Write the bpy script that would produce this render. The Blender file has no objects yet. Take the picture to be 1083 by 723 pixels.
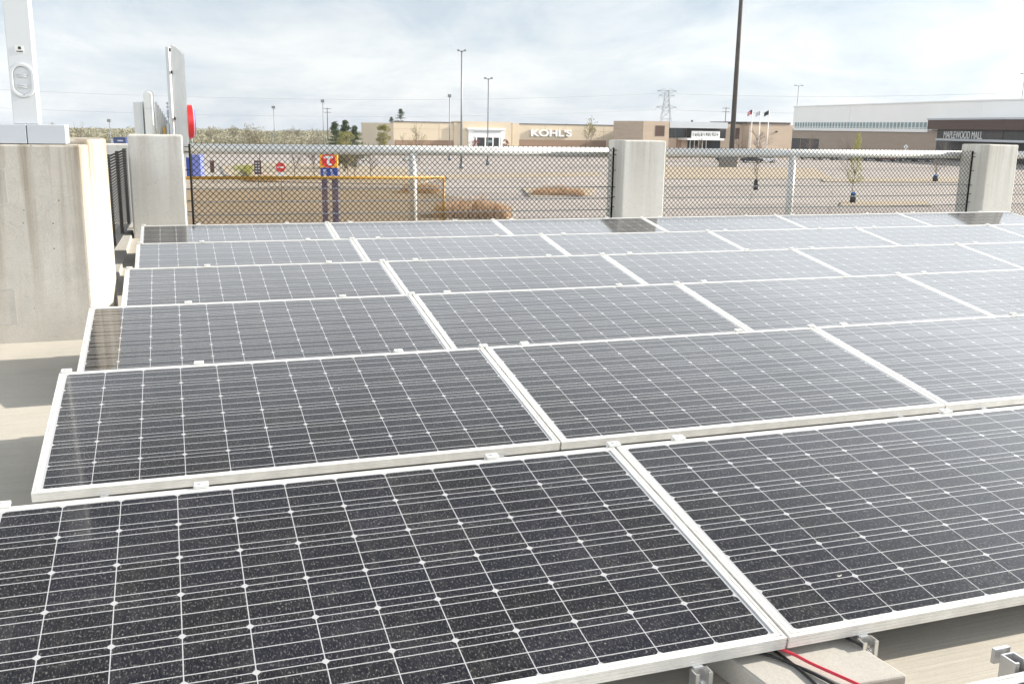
import bpy, bmesh, math, random
from mathutils import Vector, Matrix
R = math.radians
SC = bpy.context.scene
COL = SC.collection
random.seed(7)

# ------------------------------------------------------------------ camera, world, sun, exposure
CAM = Vector((0.54292, -1.89062, 1.26214))
RW = Matrix(((0.94508293, -0.3264442, 0.01588853), (-0.0563106, -0.21052554, -0.97596522), (0.32194313, 0.92147337, -0.21734636)))
FPX = 1023.12
cam_data = bpy.data.cameras.new('camera')
cam_data.sensor_width = 36.0
cam_data.lens = FPX / 1083 * 36
cam_data.clip_start = 0.05
cam_data.clip_end = 5000
cam = bpy.data.objects.new('camera', cam_data)
COL.objects.link(cam)
cam.matrix_world = Matrix.Translation(CAM) @ Matrix((RW[0], -RW[1], -RW[2])).transposed().to_4x4()
SC.camera = cam

SUN = Vector((2.45, -0.12, 1.0)).normalized()
SUN_EL = math.asin(SUN.z)
SUN_ROT = math.atan2(SUN.x, SUN.y)
world = bpy.data.worlds.new('World')
SC.world = world
world.use_nodes = True
SC.view_settings.view_transform = 'Standard'
SC.view_settings.look = 'None'
SC.view_settings.gamma = 1.0
SC.view_settings.exposure = 1.32


class NT:
    """small helper round a node tree"""
    def __init__(s, tree):
        s.t = tree
    def n(s, kind, **kw):
        nd = s.t.nodes.new(kind)
        for k, v in kw.items():
            setattr(nd, k, v)
        return nd
    def put(s, sock, v):
        if v is None:
            return
        if isinstance(v, bpy.types.NodeSocket):
            s.t.links.new(v, sock)
        else:
            if hasattr(sock, 'default_value') and isinstance(v, tuple) and len(v) == 3 and sock.type == 'RGBA':
                v = (*v, 1)
            sock.default_value = v
    def m(s, op, a, b=None, c=None, clamp=False):
        nd = s.n('ShaderNodeMath', operation=op, use_clamp=clamp)
        for i, v in enumerate((a, b, c)):
            s.put(nd.inputs[i], v)
        return nd.outputs[0]
    def mix(s, fac, a, b, blend='MIX'):
        nd = s.n('ShaderNodeMix', data_type='RGBA', blend_type=blend)
        s.put(nd.inputs[0], fac)
        s.put(nd.inputs[6], a)
        s.put(nd.inputs[7], b)
        return nd.outputs[2]
    def ramp(s, fac, stops, interp='LINEAR'):
        nd = s.n('ShaderNodeValToRGB')
        nd.color_ramp.interpolation = interp
        e = nd.color_ramp.elements
        while len(e) < len(stops):
            e.new(0.5)
        for el, (p, c) in zip(e, stops):
            el.position = p
            el.color = (c, c, c, 1) if not isinstance(c, tuple) else (*c, 1)
        s.put(nd.inputs[0], fac)
        return nd.outputs[0]
    def noise(s, vec, scale, detail=4, rough=0.55, dist=0.0):
        nd = s.n('ShaderNodeTexNoise')
        s.put(nd.inputs['Vector'], vec)
        nd.inputs['Scale'].default_value = scale
        nd.inputs['Detail'].default_value = detail
        nd.inputs['Roughness'].default_value = rough
        nd.inputs['Distortion'].default_value = dist
        return nd.outputs[0]
    def mapv(s, vec, scale=(1, 1, 1), loc=(0, 0, 0), rot=(0, 0, 0)):
        nd = s.n('ShaderNodeMapping')
        s.put(nd.inputs[0], vec)
        nd.inputs['Location'].default_value = loc
        nd.inputs['Rotation'].default_value = rot
        nd.inputs['Scale'].default_value = scale
        return nd.outputs[0]


def build_world():
    t = NT(world.node_tree)
    for nd in list(world.node_tree.nodes):
        world.node_tree.nodes.remove(nd)
    out = t.n('ShaderNodeOutputWorld')
    bg = t.n('ShaderNodeBackground')
    bg.inputs[1].default_value = 0.1
    sky = t.n('ShaderNodeTexSky', sky_type='NISHITA', sun_disc=False)
    sky.sun_elevation = SUN_EL
    sky.sun_rotation = SUN_ROT
    sky.altitude = 250
    sky.dust_density = 1.5
    tc = t.n('ShaderNodeTexCoord')
    nrm = t.n('ShaderNodeVectorMath', operation='NORMALIZE')
    t.put(nrm.inputs[0], tc.outputs['Generated'])
    d = nrm.outputs[0]
    sep = t.n('ShaderNodeSeparateXYZ')
    t.put(sep.inputs[0], d)
    z = t.m('MAXIMUM', sep.outputs[2], 0.0)
    # flat cloud sheet: direction projected on a plane overhead
    div = t.m('ADD', z, 0.10)
    cx = t.m('DIVIDE', sep.outputs[0], div)
    cy = t.m('DIVIDE', sep.outputs[1], div)
    comb = t.n('ShaderNodeCombineXYZ')
    t.put(comb.inputs[0], cx)
    t.put(comb.inputs[1], cy)
    n1 = t.noise(t.mapv(comb.outputs[0], (0.42, 0.50, 1), (3.1, 1.7, 0)), 1.0, 9, 0.62, 0.6)
    n2 = t.noise(t.mapv(d, (5.5, 5.5, 13), (2.3, 4.2, 0.35)), 1.0, 8, 0.62, 0.5)
    lum = t.ramp(z, [(0.0, 0.355), (0.06, 0.345), (0.13, 0.315), (0.25, 0.56), (0.38, 0.80), (0.50, 0.50), (0.61, 0.15), (0.80, 0.12), (1.0, 0.12)])
    cn = t.ramp(n1, [(0.38, 0.0), (0.60, 1.0)])
    cp = t.ramp(n2, [(0.36, 0.0), (0.62, 1.0)])
    thin = t.m('MULTIPLY', cn, 0.30)
    thin = t.m('ADD', thin, t.m('MULTIPLY', cp, 0.70))
    tone = t.mix(thin, (0.665, 0.80, 0.955), (1.0, 1.02, 1.04))
    tone = t.mix(t.ramp(z, [(0.14, 0.0), (0.24, 1.0)]), tone, (0.94, 0.985, 1.02))
    # thin cloud lit brighter round the sun
    dot = t.n('ShaderNodeVectorMath', operation='DOT_PRODUCT')
    t.put(dot.inputs[0], d)
    dot.inputs[1].default_value = SUN
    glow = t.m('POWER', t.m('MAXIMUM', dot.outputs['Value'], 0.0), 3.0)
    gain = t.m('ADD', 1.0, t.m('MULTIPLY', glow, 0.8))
    gain = t.m('ADD', gain, t.m('MULTIPLY', t.m('MAXIMUM', t.m('MULTIPLY', sep.outputs[1], -1.0), 0.0), 1.0))  # added brightness behind the camera, out of view, to light camera-facing fronts
    gain = t.m('ADD', gain, t.m('MULTIPLY', t.m('MAXIMUM', t.m('MULTIPLY', sep.outputs[0], -1.0), 0.0), 0.5))  # added brightness on the side away from the sun, to light left-facing sides
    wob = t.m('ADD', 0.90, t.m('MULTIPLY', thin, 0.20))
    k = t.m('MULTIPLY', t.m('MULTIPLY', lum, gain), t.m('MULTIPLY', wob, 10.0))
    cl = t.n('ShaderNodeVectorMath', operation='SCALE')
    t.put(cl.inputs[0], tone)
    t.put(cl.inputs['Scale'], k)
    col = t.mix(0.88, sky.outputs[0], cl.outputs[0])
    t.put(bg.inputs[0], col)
    t.put(out.inputs[0], bg.outputs[0])


build_world()
sun_data = bpy.data.lights.new('sun', 'SUN')
sun_data.energy = 4.0
sun_data.angle = R(0.6)
sun_data.color = (1.0, 0.93, 0.82)
sun = bpy.data.objects.new('sun', sun_data)
COL.objects.link(sun)
sun.location = (0, 0, 30)
sun.rotation_euler = SUN.to_track_quat('Z', 'Y').to_euler()

# ------------------------------------------------------------------ helpers
def ray(u, v):
    return RW.transposed() @ Vector(((u - 541.5) / FPX, (v - 361.5) / FPX, 1.0))

def W(u, v, depth):
    return CAM + ray(u, v) * depth

def on_z(u, v, z):
    d = ray(u, v)
    return CAM + d * ((z - CAM.z) / d.z)

def hor(u):
    return 134.4 + (u - 541) * 0.0163


class MB:
    """collects shapes into one mesh object"""
    def __init__(s):
        s.b = bmesh.new()
    def box(s, x0, x1, y0, y1, z0, z1, mat=0):
        v = [s.b.verts.new(p) for p in ((x0, y0, z0), (x1, y0, z0), (x1, y1, z0), (x0, y1, z0), (x0, y0, z1), (x1, y0, z1), (x1, y1, z1), (x0, y1, z1))]
        for f in ((3, 2, 1, 0), (4, 5, 6, 7), (0, 1, 5, 4), (1, 2, 6, 5), (2, 3, 7, 6), (3, 0, 4, 7)):
            s.b.faces.new([v[i] for i in f]).material_index = mat
        return v
    def prism(s, poly, z0, z1, mat=0, axis='z'):
        def mk(p, h):
            if axis == 'z': return (p[0], p[1], h)
            if axis == 'y': return (p[0], h, p[1])
            return (h, p[0], p[1])
        a = [s.b.verts.new(mk(p, z0)) for p in poly]
        b = [s.b.verts.new(mk(p, z1)) for p in poly]
        n = len(poly)
        fs = [s.b.faces.new(a[::-1]), s.b.faces.new(b)]
        for i in range(n):
            fs.append(s.b.faces.new((a[i], a[(i + 1) % n], b[(i + 1) % n], b[i])))
        for f in fs:
            f.material_index = mat
    def tube(s, pts, rad, n=8, cap=True, mat=0):
        pts = [Vector(p) for p in pts]
        rads = rad if isinstance(rad, (list, tuple)) else [rad] * len(pts)
        rings = []
        up = Vector((0, 0, 1))
        for i, p in enumerate(pts):
            d = (pts[min(i + 1, len(pts) - 1)] - pts[max(i - 1, 0)])
            if d.length < 1e-9: d = Vector((0, 0, 1))
            d.normalize()
            a = d.cross(up)
            if a.length < 0.05: a = d.cross(Vector((1, 0, 0)))
            a.normalize()
            b = a.cross(d)
            rings.append([s.b.verts.new(p + (a * math.cos(2 * math.pi * k / n) + b * math.sin(2 * math.pi * k / n)) * rads[i]) for k in range(n)])
        for r0, r1 in zip(rings, rings[1:]):
            for k in range(n):
                f = s.b.faces.new((r0[k], r0[(k + 1) % n], r1[(k + 1) % n], r1[k]))
                f.smooth = n > 4
                f.material_index = mat
        if cap:
            s.b.faces.new(rings[0][::-1]).material_index = mat
            s.b.faces.new(rings[-1]).material_index = mat
    def quad(s, pts, mat=0):
        f = s.b.faces.new([s.b.verts.new(p) for p in pts])
        f.material_index = mat
        return f
    def build(s, name, mats, parent=None, bevel=0.0, seg=2, normals=True):
        if normals:
            bmesh.ops.recalc_face_normals(s.b, faces=s.b.faces[:])
        me = bpy.data.meshes.new(name)
        s.b.to_mesh(me)
        s.b.free()
        for m_ in (mats if isinstance(mats, (list, tuple)) else [mats]):
            me.materials.append(m_)
        o = bpy.data.objects.new(name, me)
        COL.objects.link(o)
        if parent: o.parent = parent
        if bevel:
            md = o.modifiers.new('bevel', 'BEVEL')
            md.width = bevel
            md.segments = seg
            md.limit_method = 'ANGLE'
        return o


def tag(o, label, cat, group=None, kind=None):
    if label: o['label'] = label
    if cat: o['category'] = cat
    if group: o['group'] = group
    if kind: o['kind'] = kind
    return o

def thing(name, label, cat, loc=(0, 0, 0), rz=0.0, group=None):
    o = bpy.data.objects.new(name, None)
    COL.objects.link(o)
    o.location = loc
    o.rotation_euler = (0, 0, rz)
    o.empty_display_size = 0.2
    return tag(o, label, cat, group)

def struct(o):
    o['kind'] = 'structure'
    return o

def copy_tree(o, parent=None):
    c = o.copy()
    COL.objects.link(c)
    if parent is not None: c.parent = parent
    for ch in list(o.children):
        copy_tree(ch, c)
    return c

# ------------------------------------------------------------------ materials
def new_mat(name):
    m_ = bpy.data.materials.new(name)
    m_.use_nodes = True
    t = NT(m_.node_tree)
    b = m_.node_tree.nodes['Principled BSDF']
    tc = t.n('ShaderNodeTexCoord')
    return m_, t, b, tc.outputs['Object']

def simple(name, col, rough=0.5, metal=0.0, var=0.12, scale=6.0, bump=0.0):
    m_, t, b, oc = new_mat(name)
    n = t.noise(oc, scale, 5, 0.6)
    lo = tuple(c * (1 - var) for c in col)
    hi = tuple(min(1, c * (1 + var)) for c in col)
    t.put(b.inputs['Base Color'], t.mix(t.ramp(n, [(0.3, 0.0), (0.7, 1.0)]), lo, hi))
    b.inputs['Roughness'].default_value = rough
    b.inputs['Metallic'].default_value = metal
    if bump:
        bp = t.n('ShaderNodeBump')
        bp.inputs['Strength'].default_value = bump
        bp.inputs['Distance'].default_value = 0.01
        t.put(bp.inputs['Height'], t.noise(oc, scale * 8, 4, 0.6))
        t.put(b.inputs['Normal'], bp.outputs[0])
    return m_

# panel geometry constants (metres)
PIT = 0.1585
PITY = PIT * 1.0849
MX, MY = 0.033, 0.0239
PW = 12 * PIT + 2 * MX
PD = 6 * PITY + 2 * MY

def mat_cells():
    m_, t, b, oc = new_mat('solar_cells')
    sep = t.n('ShaderNodeSeparateXYZ')
    t.put(sep.inputs[0], oc)
    x, y = sep.outputs[0], sep.outputs[1]
    u = t.m('DIVIDE', t.m('SUBTRACT', x, MX), PIT)
    v = t.m('DIVIDE', t.m('SUBTRACT', y, MY), PITY)
    fu, fv = t.m('FRACT', u), t.m('FRACT', v)
    du = t.m('MULTIPLY', t.m('MINIMUM', fu, t.m('SUBTRACT', 1.0, fu)), PIT)
    dv = t.m('MULTIPLY', t.m('MINIMUM', fv, t.m('SUBTRACT', 1.0, fv)), PITY)
    g1 = t.m('LESS_THAN', du, 0.0013)
    g2 = t.m('LESS_THAN', dv, 0.0014)
    corner = t.m('LESS_THAN', t.m('ADD', du, dv), 0.0115)
    back = t.m('MAXIMUM', t.m('MAXIMUM', g1, g2), corner)
    out = t.m('MAXIMUM', t.m('MAXIMUM', t.m('LESS_THAN', u, 0.0), t.m('GREATER_THAN', u, 12.0)), t.m('MAXIMUM', t.m('LESS_THAN', v, 0.0), t.m('GREATER_THAN', v, 6.0)))
    back = t.m('MAXIMUM', back, out)
    # three busbars in every cell row
    f3 = t.m('FRACT', t.m('MULTIPLY', fv, 3.0))
    db = t.m('MULTIPLY', t.m('ABSOLUTE', t.m('SUBTRACT', f3, 0.5)), PITY / 3)
    bus = t.m('LESS_THAN', db, 0.0016)
    # every cell a slightly different blue-black
    cid = t.n('ShaderNodeCombineXYZ')
    t.put(cid.inputs[0], t.m('FLOOR', u))
    t.put(cid.inputs[1], t.m('FLOOR', v))
    oi = t.n('ShaderNodeObjectInfo')
    t.put(cid.inputs[2], t.m('MULTIPLY', oi.outputs['Random'], 40.0))
    wn = t.n('ShaderNodeTexWhiteNoise')
    t.put(wn.inputs[0], cid.outputs[0])
    cell = t.mix(wn.outputs['Value'], (0.0035, 0.0035, 0.0045), (0.0055, 0.006, 0.012))
    # dust and dried rain spots, differently laid on every panel
    offs = t.n('ShaderNodeVectorMath', operation='ADD')
    t.put(offs.inputs[0], oc)
    rv = t.n('ShaderNodeCombineXYZ')
    t.put(rv.inputs[0], t.m('MULTIPLY', oi.outputs['Random'], 37.0))
    t.put(rv.inputs[1], t.m('MULTIPLY', oi.outputs['Random'], 91.0))
    t.put(offs.inputs[1], rv.outputs[0])
    p = offs.outputs[0]
    streak = t.noise(t.mapv(p, (150, 40, 1), rot=(0, 0, R(7))), 1.0, 3, 0.6)
    grit = t.noise(t.mapv(p, (210, 95, 1), rot=(0, 0, R(9))), 1.0, 3, 0.62)
    broad = t.noise(p, 3.0, 4, 0.6)
    film = t.ramp(streak, [(0.46, 0.0), (0.72, 1.0)])
    specks = t.ramp(grit, [(0.55, 0.0), (0.73, 1.0)])
    vor = t.n('ShaderNodeTexVoronoi')
    t.put(vor.inputs['Vector'], t.mapv(p, (1, 0.75, 1)))
    vor.inputs['Scale'].default_value = 38
    dots = t.m('MULTIPLY', t.m('LESS_THAN', vor.outputs['Distance'], 0.085), t.m('GREATER_THAN', t.noise(p, 22.0, 2), 0.53))
    dust = t.m('ADD', t.m('MULTIPLY', film, 0.028), t.m('MULTIPLY', specks, 0.25))
    dust = t.m('MULTIPLY', dust, t.m('ADD', 0.55, t.m('MULTIPLY', broad, 0.9)))
    dust = t.m('ADD', dust, t.m('MULTIPLY', dots, 0.22))
    # dried run marks along the slope and a few droppings
    runs = t.noise(t.mapv(p, (26, 1.6, 1), rot=(0, 0, R(3))), 1.0, 5, 0.65, 0.4)
    tide = t.ramp(t.noise(t.mapv(p, (2.2, 3.0, 1)), 1.0, 5, 0.6, 0.8), [(0.50, 0.0), (0.525, 1.0), (0.56, 0.15), (1.0, 0.0)])
    dust = t.m('ADD', dust, t.m('MULTIPLY', t.ramp(runs, [(0.52, 0.0), (0.74, 1.0)]), 0.026))
    dust = t.m('ADD', dust, t.m('MULTIPLY', tide, 0.016))
    drop = t.n('ShaderNodeTexVoronoi')
    wob_ = t.n('ShaderNodeVectorMath', operation='MULTIPLY_ADD')
    t.put(wob_.inputs[0], t.n('ShaderNodeTexNoise').outputs[1])
    t.t.nodes[-1].inputs['Scale'].default_value = 70
    t.put(t.t.nodes[-1].inputs['Vector'], p)
    wob_.inputs[1].default_value = (0.03, 0.03, 0)
    t.put(wob_.inputs[2], p)
    t.put(drop.inputs['Vector'], wob_.outputs[0])
    drop.inputs['Scale'].default_value = 2.3
    dpm = t.m('MULTIPLY', t.m('LESS_THAN', drop.outputs['Distance'], 0.013), t.m('GREATER_THAN', t.noise(p, 0.9, 1), 0.5))
    dust = t.m('MAXIMUM', dust, t.m('MULTIPLY', dpm, 0.8))
    c = t.mix(bus, cell, (0.40, 0.405, 0.415))
    c = t.mix(back, c, (0.42, 0.425, 0.44))
    c = t.mix(dust, c, (0.62, 0.59, 0.54))
    t.put(b.inputs['Base Color'], c)
    t.put(b.inputs['Roughness'], t.m('ADD', 0.045, t.m('MULTIPLY', film, 0.10)))
    b.inputs['IOR'].default_value = 1.6
    b.inputs['Sheen Weight'].default_value = 0.03
    b.inputs['Sheen Roughness'].default_value = 0.4
    return m_

def mat_concrete(name, col, broom=False, stain=0.5, scale=1.0, drips=False, pits=True):
    m_, t, b, oc = new_mat(name)
    geo = t.n('ShaderNodeNewGeometry')
    pos = geo.outputs['Position']
    n1 = t.noise(pos, 1.3 * scale, 6, 0.62, 0.3)
    n2 = t.noise(pos, 9.0 * scale, 6, 0.65)
    n3 = t.noise(pos, 90.0, 3, 0.6)
    c = t.mix(t.ramp(n1, [(0.3, 0.0), (0.72, 1.0)]), tuple(x * (1 - 0.28 * stain) for x in col), tuple(min(1, x * (1 + 0.14 * stain)) for x in col))
    c = t.mix(t.m('MULTIPLY', t.ramp(n2, [(0.42, 0.0), (0.75, 1.0)]), 0.28 * stain), c, tuple(x * 0.62 for x in col))
    c = t.mix(t.m('MULTIPLY', t.ramp(n3, [(0.35, 1.0), (0.6, 0.0)]), 0.16), c, tuple(x * 0.6 for x in col))
    n4 = t.noise(pos, 260.0, 2, 0.7)
    c = t.mix(t.m('MULTIPLY', t.ramp(n4, [(0.36, 1.0), (0.48, 0.0)]), 0.30), c, tuple(x * 0.45 for x in col))
    h = n3
    if broom:
        br = t.noise(t.mapv(pos, (3.0, 170, 1), rot=(0, 0, R(2))), 1.0, 3, 0.6)
        c = t.mix(t.m('MULTIPLY', t.ramp(br, [(0.35, 1.0), (0.6, 0.0)]), 0.38), c, tuple(x * 0.55 for x in col))
        h = br
    if drips:
        dr = t.noise(t.mapv(pos, (8, 8, 0.30)), 1.0, 5, 0.6, 0.25)
        sp = t.n('ShaderNodeSeparateXYZ')
        t.put(sp.inputs[0], pos)
        top = t.m('MULTIPLY_ADD', sp.outputs[2], 0.75, 0.12, clamp=True)
        k = t.m('MULTIPLY', t.ramp(dr, [(0.43, 0.0), (0.60, 1.0)]), top)
        c = t.mix(t.m('MULTIPLY', k, drips), c, (0.20, 0.155, 0.10))
        sm = t.noise(t.mapv(pos, (3, 3, 3)), 1.0, 7, 0.7, 1.6)
        c = t.mix(t.m('MULTIPLY', t.ramp(sm, [(0.485, 0.0), (0.5, 1.0), (0.515, 0.0)]), 0.28), c, tuple(x * 0.5 for x in col))
    if pits:
        vo = t.n('ShaderNodeTexVoronoi')
        t.put(vo.inputs['Vector'], pos)
        vo.inputs['Scale'].default_value = 15
        pit = t.m('MULTIPLY', t.m('LESS_THAN', vo.outputs['Distance'], 0.075), t.m('GREATER_THAN', t.noise(pos, 7.0, 2), 0.50))
        c = t.mix(t.m('MULTIPLY', pit, 0.75), c, (0.06, 0.055, 0.05))
    t.put(b.inputs['Base Color'], c)
    b.inputs['Roughness'].default_value = 0.88
    bp = t.n('ShaderNodeBump')
    bp.inputs['Strength'].default_value = 0.22
    bp.inputs['Distance'].default_value = 0.003
    t.put(bp.inputs['Height'], h)
    t.put(b.inputs['Normal'], bp.outputs[0])
    return m_

def mat_lot():
    m_, t, b, oc = new_mat('faded_asphalt')
    geo = t.n('ShaderNodeNewGeometry')
    pos = geo.outputs['Position']
    n1 = t.noise(t.mapv(pos, (0.02, 0.05, 1)), 1.0, 6, 0.6, 0.5)
    n2 = t.noise(pos, 0.7, 6, 0.65)
    c = t.mix(t.ramp(n1, [(0.3, 0.0), (0.7, 1.0)]), (0.295, 0.26, 0.235), (0.385, 0.34, 0.305))
    c = t.mix(t.m('MULTIPLY', n2, 0.35), c, (0.29, 0.26, 0.24))
    vo = t.n('ShaderNodeTexVoronoi', feature='DISTANCE_TO_EDGE')
    t.put(vo.inputs['Vector'], pos)
    vo.inputs['Scale'].default_value = 0.09
    c = t.mix(t.m('MULTIPLY', t.m('LESS_THAN', vo.outputs[0], 0.009), 0.45), c, (0.10, 0.095, 0.09))
    pt = t.n('ShaderNodeTexVoronoi')
    t.put(pt.inputs['Vector'], t.mapv(pos, (0.035, 0.10, 1), rot=(0, 0, R(-19))))
    pt.inputs['Scale'].default_value = 1.0
    sep = t.n('ShaderNodeSeparateColor')
    t.put(sep.inputs[0], pt.outputs['Color'])
    c = t.mix(t.m('MULTIPLY', t.m('GREATER_THAN', sep.outputs[0], 0.72), 0.30), c, (0.13, 0.12, 0.115))
    c = t.mix(t.m('MULTIPLY', t.m('LESS_THAN', sep.outputs[1], 0.2), 0.35), c, (0.30, 0.27, 0.25))
    oil = t.noise(t.mapv(pos, (0.35, 0.35, 1)), 1.0, 4, 0.6)
    c = t.mix(t.m('MULTIPLY', t.ramp(oil, [(0.60, 0.0), (0.72, 1.0)]), 0.4), c, (0.09, 0.085, 0.08))
    t.put(b.inputs['Base Color'], c)
    b.inputs['Roughness'].default_value = 0.9
    return m_

def mat_grass(name, a, b_, c_, scale=0.8):
    m_, t, b, oc = new_mat(name)
    geo = t.n('ShaderNodeNewGeometry')
    pos = geo.outputs['Position']
    n1 = t.noise(pos, 0.09 * scale, 5, 0.6)
    n2 = t.noise(pos, 1.3 * scale, 6, 0.7)
    c = t.mix(t.ramp(n1, [(0.35, 0.0), (0.65, 1.0)]), a, b_)
    c = t.mix(t.ramp(n2, [(0.4, 0.0), (0.7, 0.8)]), c, c_)
    t.put(b.inputs['Base Color'], c)
    b.inputs['Roughness'].default_value = 0.95
    return m_

def mat_leaf(name, a, b_):
    m_, t, b, oc = new_mat(name)
    geo = t.n('ShaderNodeNewGeometry')
    ri = geo.outputs['Random Per Island']
    t.put(b.inputs['Base Color'], t.mix(ri, a, b_))
    b.inputs['Roughness'].default_value = 0.8
    return m_

def mat_brick(name, col, sx=0.6, sz=0.2):
    m_, t, b, oc = new_mat(name)
    n1 = t.noise(t.mapv(oc, (0.25, 0.25, 1.2)), 1.0, 5, 0.6)
    c = t.mix(n1, tuple(x * 0.78 for x in col), tuple(x * 1.18 for x in col))
    br = t.n('ShaderNodeTexBrick')
    t.put(br.inputs['Vector'], t.mapv(oc, (1, 1, 1), rot=(R(90), 0, 0)))
    br.inputs['Scale'].default_value = 1.0
    br.inputs['Brick Width'].default_value = sx
    br.inputs['Row Height'].default_value = sz
    br.inputs['Mortar Size'].default_value = 0.012
    t.put(br.inputs['Color1'], c)
    t.put(br.inputs['Color2'], c)
    br.inputs['Mortar'].default_value = (*[x * 0.8 for x in col], 1)
    t.put(b.inputs['Base Color'], br.outputs[0])
    b.inputs['Roughness'].default_value = 0.9
    return m_

M = {}
M['cells'] = mat_cells()
M['alu'] = simple('anodised_aluminium', (0.76, 0.75, 0.72), 0.42, 0.25, 0.13, 11)
M['mill'] = simple('mill_aluminium', (0.72, 0.72, 0.72), 0.28, 0.85, 0.08, 9)
M['deck'] = mat_concrete('deck_concrete', (0.52, 0.485, 0.42), broom=True, stain=0.55, pits=False)
M['wallc'] = mat_concrete('stained_concrete', (0.52, 0.485, 0.43), stain=0.75, drips=0.95)
M['pillar'] = mat_concrete('cast_concrete', (0.60, 0.585, 0.545), stain=0.22, drips=0.35)
M['block'] = mat_concrete('paver_concrete', (0.47, 0.45, 0.41), stain=0.3, pits=False)
M['white'] = simple('white_paint', (0.56, 0.575, 0.59), 0.35, 0, 0.03, 2)
M['white2'] = simple('warm_white_paint', (0.60, 0.60, 0.595), 0.4, 0, 0.05, 3)
M['pipe'] = simple('galvanised_white_pipe', (0.62, 0.625, 0.61), 0.4, 0, 0.06, 5)
M['grey'] = simple('pale_grey_paint', (0.46, 0.485, 0.52), 0.45, 0, 0.04, 2)
M['black'] = simple('black_vinyl', (0.008, 0.008, 0.009), 0.7, 0, 0.1, 9)
M['black'].node_tree.nodes['Principled BSDF'].inputs['Specular IOR Level'].default_value = 0.2
M['rubber'] = simple('black_rubber', (0.012, 0.012, 0.013), 0.5, 0, 0.1, 9)
M['redcab'] = simple('red_cable_jacket', (0.62, 0.03, 0.06), 0.4, 0, 0.08, 9)
M['galv'] = simple('galvanised_steel', (0.50, 0.52, 0.54), 0.4, 0.4, 0.1, 12)
M['yellow'] = simple('safety_yellow', (0.47, 0.26, 0.03), 0.5, 0, 0.12, 5)
M['lot'] = mat_lot()
M['paint'] = simple('worn_road_paint', (0.46, 0.44, 0.40), 0.8, 0, 0.25, 1.5)
M['kerb'] = simple('kerb_concrete', (0.36, 0.33, 0.29), 0.9, 0, 0.15, 0.7)
M['tan'] = mat_grass('dry_grass', (0.36, 0.29, 0.205), (0.40, 0.335, 0.245), (0.28, 0.225, 0.155))
M['dirt'] = mat_grass('dry_bank', (0.21, 0.175, 0.13), (0.28, 0.235, 0.175), (0.14, 0.11, 0.08), 3.0)
M['green'] = mat_grass('fresh_grass', (0.20, 0.21, 0.06), (0.28, 0.25, 0.09), (0.16, 0.17, 0.06))
M['steppe'] = mat_grass('far_field', (0.20, 0.19, 0.12), (0.24, 0.215, 0.14), (0.17, 0.16, 0.10), 0.2)
M['ornam'] = mat_leaf('ornamental_grass_blades', (0.50, 0.33, 0.20), (0.68, 0.52, 0.36))
M['scrub'] = mat_leaf('scrub_leaves', (0.21, 0.195, 0.125), (0.25, 0.235, 0.15))  # tones paled and evened, distance haze put into the leaf colour
M['conifer'] = mat_leaf('conifer_needles', (0.03, 0.055, 0.025), (0.08, 0.11, 0.05))
M['spring'] = mat_leaf('spring_leaves', (0.26, 0.27, 0.045), (0.40, 0.38, 0.09))
M['olive'] = mat_leaf('olive_leaves', (0.17, 0.17, 0.055), (0.26, 0.24, 0.085))
M['olive2'] = mat_leaf('yellow_olive_leaves', (0.19, 0.18, 0.035), (0.30, 0.28, 0.07))
M['redleaf'] = mat_leaf('red_shrub_leaves', (0.18, 0.05, 0.045), (0.27, 0.10, 0.08))
M['bark'] = simple('bark', (0.15, 0.115, 0.09), 0.9, 0, 0.25, 4)
M['eifs'] = simple('cream_stucco', (0.55, 0.46, 0.34), 0.9, 0, 0.05, 0.15)
M['eifs2'] = simple('pale_stucco', (0.54, 0.455, 0.34), 0.9, 0, 0.05, 0.2)
M['trimw'] = simple('white_trim', (0.70, 0.70, 0.68), 0.6, 0, 0.03, 0.4)
M['band'] = mat_brick('brown_band', (0.26, 0.17, 0.115), 0.8, 0.3)
M['tanbrick'] = mat_brick('tan_block', (0.42, 0.33, 0.25), 1.2, 0.4)
M['brick'] = mat_brick('brown_brick', (0.31, 0.245, 0.19), 0.9, 0.3)
M['rust'] = mat_brick('rust_panel', (0.075, 0.042, 0.031), 2.2, 4.0)
M['metalw'] = simple('white_metal_siding', (0.78, 0.775, 0.755), 0.5, 0, 0.03, 0.08)
M['fascia'] = simple('grey_metal_fascia', (0.42, 0.44, 0.46), 0.5, 0.2, 0.05, 0.2)
M['glass'] = simple('dark_glass', (0.02, 0.024, 0.028), 0.08, 0, 0.2, 0.6)
M['teal'] = simple('teal_glass', (0.16, 0.24, 0.25), 0.1, 0, 0.15, 0.5)
M['dark'] = simple('dark_recess', (0.03, 0.028, 0.027), 0.7, 0, 0.15, 0.5)
M['polegrey'] = simple('pole_grey', (0.20, 0.215, 0.225), 0.5, 0.3, 0.1, 1)
M['cor'] = simple('weathering_steel', (0.06, 0.052, 0.047), 0.8, 0.2, 0.25, 0.8)
M['lattice'] = simple('lattice_steel', (0.36, 0.38, 0.40), 0.5, 0.3, 0.08, 0.5)
M['signred'] = simple('sign_red', (0.66, 0.028, 0.028), 0.4, 0, 0.04, 2)
M['signblue'] = simple('sign_blue', (0.022, 0.05, 0.27), 0.4, 0, 0.06, 2)
M['signpurple'] = simple('sign_violet_blue', (0.17, 0.20, 0.52), 0.4, 0, 0.05, 2)
M['signyel'] = simple('sign_amber', (0.80, 0.38, 0.02), 0.45, 0, 0.04, 2)
M['signbrown'] = simple('sign_brown', (0.085, 0.035, 0.028), 0.6, 0, 0.1, 2)
M['navy'] = simple('navy_paint', (0.025, 0.045, 0.14), 0.5, 0, 0.1, 1)
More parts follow.
